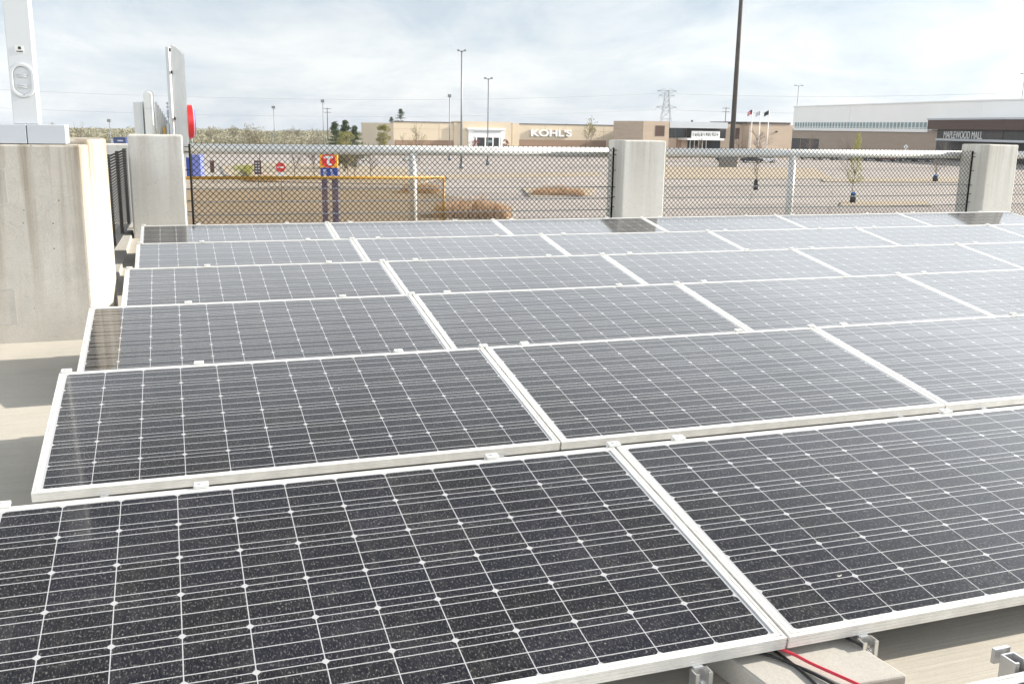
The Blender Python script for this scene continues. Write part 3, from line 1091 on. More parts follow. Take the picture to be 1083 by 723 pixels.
# cream department store
F = Facade(416, 226, 678, 256)
ks = thing('store_building', 'long low cream department store with white KOHL\'S letters and a white entrance', 'store', F.A, F.rz)
zt = F.f(547, 131.2)[1]
b = MB()
b.prism([(0, 0), (F.L, 0), (F.L, 45), (26, 45)], 0, zt)
b.build('wall', M['eifs'], ks)
b = MB()
b.box(-0.1, F.L + 0.1, -0.14, 0.4, zt + 0.003, zt + 0.16)
b.build('parapet_cap', M['cor'], ks)
b = MB()
s0 = F.f(382, 140)[0]
wq = depth_pt(382, 246, ZL) - F.A
wx, wy = wq.dot(F.d), -wq.dot(F.n)
b.prism([(wx, wy), (-0.02, 0.02), (10, 19), (wx + 6, wy + 16)], 0, zt - 0.25)
wg = b.build('side_wing', M['eifs'], ks)
b = MB()
b.box(wx * 0.48, wx * 0.36, wy * 0.42 - 1.5, wy * 0.42, 5.4, 6.2)
b.build('roof_sign', M['trimw'], wg)
b = MB()
for q in range(1, 12):
    x = q * F.L / 12
    if 0.26 * F.L < x < 0.51 * F.L: continue
    b.box(x - 0.03, x + 0.03, -0.025, 0.1, 0.0, zt - 0.01)
b.box(0.05, F.L * 0.24, -0.022, 0.1, zt * 0.78, zt * 0.78 + 0.06)
b.box(F.L * 0.515, F.L - 0.05, -0.022, 0.1, zt * 0.78, zt * 0.78 + 0.06)
b.build('wall_joints', simple('stucco_joint', (0.40, 0.32, 0.23), 0.9), ks)
F.part('entrance_block', 'eifs2', ks, 489, 129.2, 541, 165, 0.9, 6, True)
F.part('seam_pier', 'eifs', ks, 480, 130.1, 488.5, 165, 0.25, 0.3, True)
F.part('seam_pier', 'eifs', ks, 541.5, 130.5, 549, 165, 0.25, 0.3, True)
ef = F.part('entrance_frame', 'trimw', ks, 495.5, 136.4, 534, 165, 1.4, 0.8, True)
F.part('entrance_cornice', 'trimw', ef, 494.5, 135.8, 535, 137.2, 1.8, 0.8)
F.part('frame_line', 'fascia', ef, 501, 139.0, 529.5, 140.0, 1.45, 1.0)
F.part('glass_front', 'glass', ef, 502, 145.6, 529.5, 165, 1.46, 1.0, True)
F.part('transom', 'trimw', ef, 502, 143.5, 529.5, 145.4, 1.5, 1.0)
for u in (503, 512.5, 520.5, 527.5):
    F.part('door_post', 'trimw', ef, u, 145.5, u + 1.6, 165, 1.5, 1.0, True)
F.part('door_sign', 'teal', ef, 514.6, 148.2, 520.2, 151, 1.52, 1.0)
F.part('brown_band', 'band', ks, 549.5, 148.6, 641, 165, 0.16, 0.3, True)
F.part('brown_band', 'band', ks, 418, 148.6, 479.5, 165, 0.16, 0.3, True)
a0, z0 = F.f(561.3, 144.3, 0.3)
a1, z1 = F.f(604.6, 137.2, 0.3)
lettering("KOHL'S", 'lettering', 'trimw', ks, a0, -0.30, z0, a1 - a0, z1 - z0, 0.22, 0.035)
for u in (600, 655):
    F.part('roof_vent', 'fascia', ks, u, 130.0 + (u - 547) * .0163, u + 1.6, 133, -8, 9)

# tan middle building with the dark glazed entrance
F = Facade(678, 224, 838, 243)
mb = thing('mall_wing', 'tan block building with dark glazing and a white sign board over its entrance', 'building', F.A, F.rz)
zt = F.f(758, 131.0)[1]
b = MB()
b.prism([(0.01, 0), (F.L, 0), (F.L, 40), (22, 40)], 0, zt)
b.build('wall', M['tanbrick'], mb)
lb = F.part('corner_block', 'tanbrick', mb, 679, 128.6, 708, 166, 3.0, 10, True)
F.part('brown_panel', 'rust', lb, 693, 133, 703.2, 144, 3.06, -2.8)
F.part('roof_fascia', 'fascia', mb, 708.3, 129.7, 770, 135.2, 2.6, 6)
F.part('glazing', 'glass', mb, 708.5, 135.4, 726, 145.8, 0.3, 0.2)
F.part('recess', 'dark', mb, 726.3, 135.4, 768, 146, 0.22, 0.2)
b = MB()
for u in (712, 716.5, 721):
    F.box(b, u, 135.6, u + 0.5, 145.6, 0.36, -0.25)
b.build('glazing_bars', M['cor'], mb)
sg = F.part('sign_board', 'trimw', mb, 731.5, 139, 761.5, 146, 2.0, -1.7)
b = MB()
rnd = random.Random(5)
u = 733.0
while u < 760:
    F.box(b, u, 140.3 + rnd.uniform(0, 1.0), u + 0.55, 144.8 - rnd.uniform(0, .8), 2.05, -1.96)
    if rnd.random() < .6:
        F.box(b, u + 0.56, 141.0 + rnd.uniform(0, 2.4), u + 1.2, 142.0 + rnd.uniform(0, 2.4), 2.05, -1.96)
    u += rnd.uniform(1.35, 2.0)
b.build('sign_strokes', M['cor'], sg)
F.part('canopy', 'trimw', mb, 727, 146.6, 766, 148.2, 4.0, 0)
F.part('shopfront', 'glass', mb, 727, 148.6, 762, 166, 0.25, 0.2, True)
for u in (729, 733.5, 738, 742, 746):
    F.part('shopfront_post', 'trimw', mb, u, 148.6, u + 1.5, 166, 0.42, 0.0, True)
F.part('pier', 'band', mb, 715.5, 147, 721, 166, 0.3, 0.2, True)
rb = F.part('right_block', 'tanbrick', mb, 790.5, 130.2, 836, 166, 2.5, 12, True)
F.part('brown_panel', 'rust', mb, 776.5, 135.5, 782.5, 147, 0.12, 0.2)
F.part('roof_edge', 'cor', rb, 790.3, 129.8, 836.2, 130.7, 2.7, 12)
F.part('lamp', 'dark', rb, 821, 138.5, 822.6, 140.2, 2.8, -2.3)
F.part('roof_vent', 'dark', mb, 732, 127.2, 733, 130.5, -6, 6.5)

# the mall with the high white volume
F = Facade(838, 330, 1036, 238)
ml = thing('mall_building', 'big mall with a high white metal upper floor, brown brick and a rust brown entrance', 'mall', F.A, F.rz)
zb, zt = F.f(970, 137.6)[1], F.f(1036, 107.2)[1]
b = MB()
b.box(0.0, F.L, -0.0, 60, 0, zb)
b.build('brick_wall', M['brick'], ml)
b = MB()
b.prism([(0.3, -0.15), (F.L, -0.15), (F.L + 55, 9), (F.L + 55, 58), (0.3, 58)], zb + 0.003, zt)
up = b.build('upper_floor', M['metalw'], ml)
b = MB()
b.prism([(0.1, -0.35), (F.L + 0.05, -0.35), (F.L + 55.1, 8.8), (F.L + 55.1, 58.2), (0.1, 58.2)], zt + 0.003, zt + 0.35)
b.build('roof_cap', M['trimw'], up)
b = MB()
a0 = F.f(899, 120)[0]
b.box(a0, a0 + 0.35, -0.22, -0.13, zb + 0.1, zt)
b.build('downpipe', M['trimw'], up)
b = MB()
for q in range(1, 22):
    x = 0.3 + q * (F.L - 0.3) / 22
    b.box(x - 0.02, x + 0.02, -0.17, -0.10, zb + 2.2, zt - 0.02)
b.build('siding_seams', M['metalw'], up)
sw = F.part('strip_window', 'teal', up, 840, 129.4, 981, 136.3, 0.24, 0.0)
s0, z0 = F.f(840, 136.3, 0.24)
s1, z1 = F.f(981, 129.4, 0.24)
z0, z1 = sw.data.vertices[0].co.z, sw.data.vertices[4].co.z
b = MB()
k = 0
x = s0
while x < s1:
    b.box(x, x + 0.34, -0.36, -0.245, z0, z1)
    x += 1.75
b.box(s0, s1, -0.46, -0.425, z0 + (z1 - z0) * 0.30, z0 + (z1 - z0) * 0.36)
b.build('mullions', M['trimw'], sw)
F.part('sill_band', 'trimw', up, 839, 136.4, 981, 137.9, 0.5, 0.0)
b = MB()
b.box(-26, 0.0, 4, 40, 0, zb - 0.6)
lk = b.build('link_wing', M['brick'], ml)
b = MB()
b.box(-26.2, 0.2, 3.7, 40, zb - 0.597, zb - 0.2)
b.build('link_roof_edge', M['cor'], lk)
F.part('loading_opening', 'dark', ml, 836, 147, 866, 168, 0.1, 0.2, True)
for u in (845, 855):
    F.part('opening_post', 'brick', ml, u, 147, u + 1.5, 168, 0.3, -0.12, True)
# rust coloured entrance hall in front
G = Facade(980, 256, 1062, 222)
eh = thing('entrance_hall', 'rust brown mall entrance with dark recess reading MAPLEWOOD MALL', 'entrance', G.A, G.rz)
zr0, zr1 = G.f(1040, 137.3)[1], G.f(1040, 126.6)[1]
b = MB()
b.prism([(0, 0), (G.L, 0), (G.L + 45, 14), (G.L + 45, 30), (0, 24)], zr0, zr1)
b.build('rust_fascia', M['rust'], eh)
b = MB()
b.prism([(-0.2, -0.2), (G.L, -0.25), (G.L + 45.2, 13.8), (G.L + 45.2, 30), (-0.2, 24)], zr1 + 0.003, zr1 + 0.45)
b.build('roof_edge', M['fascia'], eh)
b = MB()
b.prism([(3.2, 1.2), (G.L + 1, 1.2), (G.L + 44, 15), (G.L + 44, 29), (3.2, 23)], 0, zr0 - 0.003)
b.build('recess', M['dark'], eh)
sb = G.part('sign_band', 'fascia', eh, 996, 138.2, 1061, 146.8, -1.0, 1.3)
sb.data.materials[0] = M['cor']
a0, z0 = G.f(998, 146.2, -0.9)
a1, z1 = G.f(1039.5, 139.2, -0.9)
lettering('MAPLEWOOD MALL', 'lettering', 'trimw', eh, a0, 0.85, z0, a1 - a0, z1 - z0, 0.05, -0.008)
b = MB()
a0, z0 = G.f(989, 150.2, 3.0)
z1 = G.f(1040, 147.7, 3.0)[1]
z0 = G.f(1040, 150.0, 3.0)[1]
b.prism([(a0, -3), (G.L + 1, -3), (G.L + 45, 11), (G.L + 45, 16), (a0, 1.19)], z0, z1)
b.build('canopy', M['fascia'], eh)

# ------------------------------------------------------------------ poles, tower, wires, flags
def light_pole(u, vtop, d, label, kind='box', rad=0.1, z0=None):
    h = px_h(u, vtop, d)
    o = thing('light_pole', label, 'light pole', depth_pt(u, d, ZL), R(-19))
    b = MB()
    b.tube([(0, 0, 0), (0, 0, h)], [rad, rad * 0.6], 8)
    b.tube([(0, 0, 0), (0, 0, 0.8)], 0.3, 10)
    b.build('pole', M['polegrey'], o)
    sz = d / 1023
    if kind == 'box':
        b = MB(); b.box(-1.9 * sz, 1.9 * sz, -0.3, 0.3, h - 0.3, h + 0.25)
        b.build('lamp_head', M['polegrey'], o, bevel=0.05)
    else:
        b = MB()
        for s in (-1, 1):
            b.tube([(0, 0, h - 0.2), (s * 2.6 * sz, 0, h)], 0.06, 6)
        b.build('arm', M['polegrey'], o)
        for s in (-1, 1):
            b = MB(); b.box(s * 3.4 * sz - 1.2 * sz, s * 3.4 * sz + 1.2 * sz, -0.25, 0.25, h - 0.1, h + 0.15)
            b.build('lamp_head', M['polegrey'], o)
    return o

light_pole(488, 55, 150, 'tallest double headed light pole in front of the cream store', 'arm', 0.17)
light_pole(475.5, 101.5, 185, 'short light pole with one square head left of the double headed pole', 'box', 0.12)
light_pole(516, 83.5, 165, 'light pole with small double head right of the tallest one', 'arm', 0.12)
light_pole(342, 107, 190, 'light pole with square head above the dark evergreens', 'box', 0.12)
light_pole(290, 113.5, 210, 'thin light pole with square head above the scrub on the left', 'box', 0.11)
light_pole(115.5, 127.5, 190, 'low light pole above the black side fence', 'box', 0.10)
light_pole(841, 91, 345, 'light pole rising at the left end of the white mall volume', 'arm', 0.2)
light_pole(1076, 79, 300, 'light pole rising above the mall roof at the right picture edge', 'arm', 0.2)

def utility_pole(u, vtop, d, label):
    h = px_h(u, vtop, d)
    o = thing('utility_pole', label, 'utility pole', depth_pt(u, d, ZL), R(-19))
    b = MB(); b.tube([(0, 0, 0), (0, 0, h)], [0.2, 0.13], 8); b.build('pole', M['bark'], o)
    for q in (0.3, 1.5):
        b = MB(); b.box(-1.3, 1.3, -0.08, 0.08, h - q - 0.15, h - q); b.build('crossarm', M['bark'], o)
utility_pole(346.5, 114, 330, 'thin wooden utility pole right beside the light pole over the evergreens')
utility_pole(766.5, 113.5, 330, 'wooden utility pole behind the tan building left of the big steel pole')

o = thing('steel_monopole', 'huge dark brown steel pole leaving the picture at the top', 'pole', depth_pt(775.0, 178, ZL))
b = MB()
b.tube([(0, 0, 0), (0, 0, 18), (0, 0, 42)], [0.48, 0.41, 0.29], 12)
b.build('pole', M['cor'], o)
b = MB(); b.tube([(0, 0, 0.0), (0, 0, 0.5)], 1.3, 16); b.build('footing', M['kerb'], o)
o = thing('utility_cabinet', 'grey brown cabinet at the foot of the big steel pole', 'cabinet', depth_pt(772, 174, ZL), R(-19))
b = MB(); b.box(-1.5, 1.5, -0.8, 0.8, 0, 1.55); b.build('cabinet_body', simple('cabinet_grey', (0.20, 0.18, 0.15), 0.7), o, bevel=0.04)
b = MB(); b.box(-1.6, 1.6, -0.9, 0.9, 1.553, 1.66); b.build('cabinet_lid', M['polegrey'], o)

tp = depth_pt(703.5, 620, ZL)
h = px_h(703.5, 96, 620)
o = thing('transmission_tower', 'lattice power transmission tower far behind the tan building', 'pylon', tp, R(-19))
b = MB()
def legx(z): return 3.6 * (1 - z / h) ** 1.2 + 1.1
zs = [0, h * .22, h * .42, h * .58, h * .70, h * .80, h * .90, h]
for i in range(len(zs) - 1):
    a, c = legx(zs[i]), legx(zs[i + 1])
    cs = [(-1, -1), (1, -1), (1, 1), (-1, 1)]
    for q in range(4):
        s, t_ = cs[q], cs[(q + 1) % 4]
        b.tube([(s[0] * a, s[1] * a, zs[i]), (s[0] * c, s[1] * c, zs[i + 1])], 0.16, 4)
        b.tube([(s[0] * a, s[1] * a, zs[i]), (t_[0] * c, t_[1] * c, zs[i + 1])], 0.10, 4)
        b.tube([(t_[0] * a, t_[1] * a, zs[i]), (s[0] * c, s[1] * c, zs[i + 1])], 0.10, 4)
        b.tube([(s[0] * c, s[1] * c, zs[i + 1]), (t_[0] * c, t_[1] * c, zs[i + 1])], 0.10, 4)
b.build('lattice_mast', M['lattice'], o)
for zz, wd in ((h - 0.4, 6.2), (h * 0.90, 5.0), (h * 0.66, 6.6)):
    b = MB()
    b.tube([(-wd, 0, zz), (wd, 0, zz)], 0.15, 4)
    for s in (-1, 1):
        b.tube([(s * wd, 0, zz), (s * 1.2, 0, zz + 1.6)], 0.10, 4)
        b.tube([(s * wd, 0, zz), (s * 1.2, 0, zz - 1.6)], 0.08, 4)
        b.tube([(s * wd, 0, zz), (s * wd, 0, zz - 1.7)], 0.09, 4)
    b.build('crossarm', M['lattice'], o)
rot = Matrix.Rotation(R(-19), 4, 'Z')
wi = 0
for zz, wd, ends in ((h - 2.1, 6.2, ((-200, 84, 'upper left'), (1500, 70, 'upper right'))), (h * 0.66 - 1.7, 6.6, ((-200, 104, 'lower left'), (1500, 92, 'lower right')))):
    for (ue, ve, side) in ends:
        s = -1 if 'left' in side else 1
        p0 = tp + rot @ Vector((s * wd, 0, zz))
        p1 = W(ue, ve, 430)
        pts = []
        for i in range(25):
            q = i / 24
            p = p0.lerp(p1, q)
            p.z -= 10.0 * 4 * q * (1 - q) * 0.6
            pts.append(p)
        b = MB()
        b.tube(pts, 0.055, 4)
        tag(b.build('power_line', M['lattice']), 'thin %s power line hanging from the lattice tower across the sky' % side, 'power line')

for u, vt, m_, lab in ((794.5, 116, 'flagred', 'red striped'), (803, 117, 'grey', 'pale blue grey'), (812, 116.5, 'dark', 'black')):
    d = 205
    hh = px_h(u, vt, d)
    o = thing('flagpole', 'white flagpole flying a small %s flag before the tan building' % lab, 'flagpole', depth_pt(u, d, ZL), R(-19), 'flagpoles before the tan building')
    b = MB(); b.tube([(0, 0, 0), (0, 0, hh)], [0.13, 0.08], 8); b.build('pole', M['trimw'], o)
    b = MB()
    n = 8
    fl = 0.95
    for i in range(n):
        x0, x1 = -0.05 - fl * i / n, -0.05 - fl * (i + 1) / n
        y0, y1 = 0.12 * math.sin(i * 1.1), 0.12 * math.sin((i + 1) * 1.1)
        dz0, dz1 = -0.5 * (i / n) ** 1.5, -0.5 * ((i + 1) / n) ** 1.5
        b.quad([(x0, y0, hh - 0.1 + dz0), (x1, y1, hh - 0.1 + dz1), (x1, y1, hh - 0.95 + dz1), (x0, y0, hh - 0.95 + dz0)])
    fg = b.build('flag', M[m_], o)
    fg.modifiers.new('thick', 'SOLIDIFY').thickness = 0.02
    if m_ == 'flagred':
        b = MB(); b.box(-0.48, -0.06, -0.10, 0.12, hh - 0.58, hh - 0.08); b.build('canton', M['navy'], fg)
        b = MB()
        for q in range(3):
            b.box(-0.9, -0.5, -0.13, 0.14, hh - 0.70 - q * 0.17, hh - 0.63 - q * 0.17)
        b.build('stripes', M['trimw'], fg)

# ------------------------------------------------------------------ white transit pylon behind the left pillar
D0 = 32.0
px = D0 / FPX
def loc_pt(u, v, d=D0):
    return W(u, v, d)
pb = depth_pt(187, D0, ZL)
ang = math.atan2(rx.y, rx.x)
pyl = thing('white_pylon', 'tall white twin slab pylon with a ribbed tube behind the left pillar', 'pylon', pb, ang)
def PX(u, v):
    """pylon coordinates of a picture point: x to the right, z up"""
    p = W(u, v, D0) - pb
    return p.x * math.cos(ang) + p.y * math.sin(ang), p.z
def pbox(name, m_, par, u0, v0, u1, v1, y0, y1, ground=False, bevel=0.0):
    b = MB()
    vm = (v0 + v1) / 2
    x0, x1 = PX(u0, vm)[0], PX(u1, vm)[0]
    z0, z1 = PX(u0, v1)[1], PX(u1, v0)[1]
    b.box(x0, x1, y0, y1, 0 if ground else z0, z1)
    return b.build(name, M[m_], par, bevel=bevel)
pbox('slab', 'white', pyl, 179.6, 51, 183.0, 150, 0, 0.9, True, 0.01)
x0, zt = PX(186.2, 49.5)
b = MB()
x1 = PX(188.6, 50)[0]
x2 = PX(199.5, 60)[0]
z2 = PX(199.5, 60)[1]
# right slab: thin plate turned away, with a curved top
prof = []
for i in range(9):
    q = i / 8
    prof.append((q, zt - (zt - z2) * q ** 1.8))
th = x1 - x0
zlow = PX(187, 166)[1]
dep = -0.6
def sl(q, t_): return (x0 + t_ + (x2 - x1 + 0.206) * q, dep * q)
for i in range(8):
    (q0, za), (q1, zc) = prof[i], prof[i + 1]
    f0, f1 = sl(q0, th), sl(q1, th)
    g0, g1 = sl(q0, 0), sl(q1, 0)
    b.quad([(f0[0], f0[1], zlow), (f1[0], f1[1], zlow), (f1[0], f1[1], zc), (f0[0], f0[1], za)])
    b.quad([(g0[0], g0[1], zlow), (g1[0], g1[1], zlow), (g1[0], g1[1], zc), (g0[0], g0[1], za)])
    b.quad([(f0[0], f0[1], za), (f1[0], f1[1], zc), (g1[0], g1[1], zc), (g0[0], g0[1], za)])
f0, g0, f1, g1 = sl(0, th), sl(0, 0), sl(1, th), sl(1, 0)
b.quad([(f0[0], f0[1], zlow), (g0[0], g0[1], zlow), (g0[0], g0[1], zt), (f0[0], f0[1], zt)])
b.quad([(f1[0], f1[1], zlow), (g1[0], g1[1], zlow), (g1[0], g1[1], z2), (f1[0], f1[1], z2)])
bmesh.ops.remove_doubles(b.b, verts=b.b.verts[:], dist=1e-4)
b.build('curved_slab', M['white2'], pyl)
b = MB()
xc = PX(185.6, 100)[0]
ztop = PX(183.6, 56)[1]
pts, rr = [], []
z = 0.0
while z < ztop:
    pts += [(xc, 0.25, z), (xc, 0.25, z + 0.05)]
    rr += [0.062, 0.072]
    z += 0.09
b.tube(pts, rr, 10)
b.build('ribbed_tube', M['white'], pyl)
pbox('bracket', 'dark', pyl, 182.0, 52.2, 185.6, 55.2, 0.05, 0.4)
pbox('bracket', 'dark', pyl, 184.8, 124, 188.2, 127, -0.06, 0.15)
pbox('bracket', 'dark', pyl, 185.0, 75.5, 186.1, 78.8, -0.05, 0.1)
pbox('blue_panel', 'signblue', pyl, 192.5, 164, 198.6, 190, 0.10, 0.5)
pbox('violet_panel', 'signpurple', pyl, 198.75, 164, 207.5, 190, 0.12, 0.5)

# red disc, seen almost edge on
dc = W(200.6, 128.8, D0 - 0.3)
ds = thing('round_sign', 'thick red round sign seen edge on beside the white pylon', 'sign', dc, R(-86))
rad = 17.3 * px
b = MB()
n = 40
ring = [(rad * math.cos(2 * math.pi * k / n), rad * math.sin(2 * math.pi * k / n)) for k in range(n)]
b.prism(ring, -0.085, 0.085, axis='y')
b.build('red_rim', M['signred'], ds, bevel=0.01)
b = MB()
b.prism([(x * 0.93, z * 0.93) for x, z in ring], 0.087, 0.105, axis='y')
b.build('white_ring', M['trimw'], ds)
b = MB()
b.prism([(x * 0.82, z * 0.82 - 0.02) for x, z in ring], 0.107, 0.15, axis='y')
b.build('violet_face', M['signpurple'], ds)
b = MB()
b.tube([(0.25, 0.02, -rad * 0.95), (0.25, 0.02, -rad - 0.25)], 0.02, 8)
b.tube([(-0.15, 0.02, -rad * 0.95), (-0.15, 0.02, -rad - 0.15)], 0.02, 8)
b.build('bracket', M['polegrey'], ds)

# white ramp equipment left of the pylon
eq = thing('white_gate_housing', 'white cabinet with open front seen over the left pillar', 'cabinet', pb, ang)
pbox('housing_side', 'white2', eq, 141.8, 108.2, 150.2, 150, 0.0, 0.6, True, 0.01)
pbox('housing_edge', 'white', eq, 150.3, 108.0, 152.2, 150, -0.05, 0.6, True)
pbox('housing_inner', 'polegrey', eq, 152.3, 119.0, 157.5, 150, 0.2, 0.6, True)
pbox('housing_top', 'white2', eq, 152.3, 112.0, 156.5, 117.5, 0.1, 0.6)
rp = thing('rounded_post', 'white round topped post standing between the gate housing and the pylon', 'post', pb, ang)
b = MB()
xa, xb_ = PX(155.2, 100)[0], PX(165.4, 100)[0]
zz = PX(160, 96)[1]
r_ = (xb_ - xa) / 2
pts, rr = [(0, 0, 0), (0, 0, zz - r_ * 0.9)], [r_, r_]
for i in range(1, 8):
    a = i / 7 * math.pi / 2
    pts.append((0, 0, zz - r_ * 0.9 + r_ * 0.9 * math.sin(a)))
    rr.append(max(0.004, r_ * math.cos(a)))
pts = [((xa + xb_) / 2, -0.1, p[2]) for p in pts]
b.tube(pts, rr, 20)
b.build('post_shaft', M['trimw'], rp)
b = MB()
zz2 = PX(160, 115)[1]
b.tube([((xa + xb_) / 2, -0.1, zz2), ((xa + xb_) / 2, -0.1, zz2 + 0.012)], r_ + 0.006, 20)
b.build('post_seam', M['grey'], rp)
b = MB()
for i in range(9):
    x0, z0 = PX(164.8 + i * 0.8, 108 + i * 3.2)
    b.box(x0, x0 + 0.05, 0.05 + i * 0.08, 0.12 + i * 0.08, 0, z0)
b.build('ribbed_side', M['trimw'], rp)
lv = thing('louvre_screen', 'pale slatted louvre screen between the round post and the white pylon', 'louvre', pb, ang)
b = MB()
for v in (108.5, 112.5, 116.5, 118.5, 120.5, 123):
    x0, z0 = PX(166, v)
    x1 = PX(180, v)[0]
    b.box(x0, x1, 1.0, 1.03, z0 - 0.03, z0 + 0.02)
b.build('slats', M['grey'], lv)
b = MB()
for u in (167, 179):
    x0, z0 = PX(u, 107)
    b.box(x0, x0 + 0.03, 1.031, 1.06, 0, z0)
b.build('screen_posts', M['grey'], lv)
vp = thing('yellow_valve', 'small yellow and white fitting on top beside the round post', 'fitting', pb, ang)
b = MB()
x0, z0 = PX(172, 145)
z1 = PX(172, 134)[1]
b.tube([(x0, 0.1, 0.0), (x0, 0.1, z1 - 0.05), (x0, 0.1, z1)], [0.055, 0.055, 0.035], 12)
b.build('yellow_body', M['yellow'], vp)
b = MB()
x0, z0 = PX(176, 145)
z1 = PX(176, 130.5)[1]
b.tube([(x0, 0.12, 0.0), (x0, 0.12, z1)], 0.05, 12)
b.build('white_body', M['white'], vp)

# navy trailer
o = thing('navy_trailer', 'small navy blue trailer seen over the side fence', 'trailer', depth_pt(127.5, 150, ZL), ang)
hh = px_h(127, 145.2, 150)
b = MB(); b.box(-0.95, 0.95, -0.9, 2.5, 0.5, hh); b.build('trailer_box', M['navy'], o, bevel=0.04)
b = MB(); b.box(-0.35, 0.5, -0.92, -0.895, hh - 0.62, hh - 0.42); b.build('pale_mark', M['grey'], o)
for s in (-0.7, 0.7):
    b = MB(); b.tube([(s - 0.12, -0.2, 0.35), (s + 0.12, -0.2, 0.35)], 0.35, 14); b.build('wheel', M['rubber'], o)
b = MB(); b.box(-1.35, -1.0, -0.9, 0.2, 0.3, hh - 0.3); b.build('grey_end', M['grey'], o)

# ------------------------------------------------------------------ bus stop pylon with the T
DT = 57.0
o = thing('bus_stop_pylon', 'amber and blue bus stop pylon with a white T in a red circle', 'pylon', depth_pt(346.2, DT, ZL), ang)
def TX(u, v):
    p = W(u, v, DT) - o.location
    return p.x * math.cos(ang) + p.y * math.sin(ang), p.z
def tbox(name, m_, u0, v0, u1, v1, y0, y1, ground=False, par=None):
    b_ = MB()
    x0, z0 = TX(u0, v1); x1, z1 = TX(u1, v0)
    b_.box(x0, x1, y0, y1, 0 if ground else z0, z1)
    return b_.build(name, M[m_], par or o, bevel=0.01)
ap = tbox('amber_panel', 'signyel', 336.8, 162.5, 355.8, 177.6, -0.16, 0.16)
cx_, cz_ = TX(346.3, 169.6)
b = MB()
rr = 7.6 * DT / FPX
b.prism([(cx_ + rr * math.cos(k * math.pi / 16), cz_ + rr * math.sin(k * math.pi / 16)) for k in range(32)], -0.19, -0.158, axis='y')
b.build('red_circle', M['signred'], ap)
b = MB()
b.box(cx_ - 0.27, cx_ + 0.27, -0.215, -0.188, cz_ + 0.10, cz_ + 0.24)
b.box(cx_ - 0.075, cx_ + 0.075, -0.215, -0.188, cz_ - 0.30, cz_ + 0.0995)
b.box(cx_ + 0.0755, cx_ + 0.20, -0.215, -0.188, cz_ - 0.30, cz_ - 0.19)
b.build('letter_t', M['trimw'], ap)
bp_ = tbox('blue_panel', 'signblue', 337.2, 177.8, 355.4, 189.6, -0.15, 0.15)
b = MB()
rnd = random.Random(11)
for c0 in (340.0, 347.8):
    for i in range(7):
        x0, z0 = TX(c0 + rnd.uniform(0, 1.0), 188.2 - i * 1.3)
        b.box(x0, x0 + rnd.uniform(0.10, 0.22), -0.165, -0.148, z0, z0 + 0.035)
b.build('pale_strokes', M['trimw'], bp_)
tbox('column', 'navy', 337.4, 189.8, 343.6, 240, -0.12, 0.12, True)
tbox('column', 'navy', 348.2, 189.8, 355.2, 240, -0.12, 0.12, True)

# ------------------------------------------------------------------ small signs
def board_sign(u, d, v0, v1, wpx, m_, label, name='board_sign'):
    o_ = thing(name, label, 'sign', depth_pt(u, d, ZL), ang)
    k = d / FPX
    h1, h0 = px_h(u, v0, d), px_h(u, v1, d)
    b_ = MB(); b_.box(-wpx / 2 * k, wpx / 2 * k, -0.08, 0.0, max(h0, 0.02), h1); bo = b_.build('board', M[m_], o_, bevel=0.02)
    b_ = MB(); b_.tube([(0, 0.06, 0), (0, 0.06, h1 - 0.1)], 0.05, 8); b_.build('sign_post', M['polegrey'], o_)
    return o_, bo
board_sign(222.2, 105, 170.2, 183.4, 4.4, 'signbrown', 'plain narrow brown board sign on the left verge')
_, bo = board_sign(270.8, 98, 170.2, 185.0, 7.4, 'signbrown', 'wider brown board sign with pale lines on the verge')
b = MB()
for i in range(4):
    for j in range(2):
        b.box(-0.26 + j * 0.27, -0.06 + j * 0.27, -0.094, -0.079, px_h(270, 173 + i * 2.9, 98) - 0.06, px_h(270, 173 + i * 2.9, 98) + 0.05)
b.build('pale_lines', M['grey'], bo)
dd = 80
o = thing('no_entry_sign', 'round red no entry sign over a white plate on the verge', 'sign', depth_pt(295.3, dd, ZL), ang)
k = dd / FPX
zc = px_h(295, 177.4, dd)
b = MB(); b.prism([(5.0 * k * math.cos(a * math.pi / 14), zc + 5.0 * k * math.sin(a * math.pi / 14)) for a in range(28)], -0.05, -0.02, axis='y')
rd = b.build('red_disc', M['signred'], o)
b = MB(); b.box(-3.2 * k, 3.2 * k, -0.065, -0.049, zc - 0.06, zc + 0.07); b.build('white_bar', M['trimw'], rd)
b = MB(); b.prism([(-4.2 * k, zc - 5.6 * k), (4.2 * k, zc - 5.6 * k), (3.5 * k, zc - 9 * k), (0, zc - 11.5 * k), (-3.5 * k, zc - 9 * k)], -0.05, -0.02, axis='y'); b.build('white_plate', M['trimw'], o)
b = MB(); b.tube([(0, 0, 0), (0, 0, zc)], 0.035, 8); b.build('sign_post', M['polegrey'], o)
o = thing('warning_sign', 'small pale diamond warning sign before the brick mall wall', 'sign', depth_pt(959.5, 215, ZL), ang)
zc = px_h(959.5, 155.5, 215)
b = MB(); b.prism([(-0.5, zc), (0, zc - 0.55), (0.5, zc), (0, zc + 0.55)], -0.05, 0, axis='y'); b.build('diamond', M['trimw'], o)
b = MB(); b.box(-0.10, 0.08, -0.07, -0.048, zc - 0.28, zc + 0.25); b.build('mark', M['dark'], o)
b = MB(); b.tube([(0, 0.04, 0), (0, 0.04, zc)], 0.05, 6); b.build('sign_post', M['polegrey'], o)

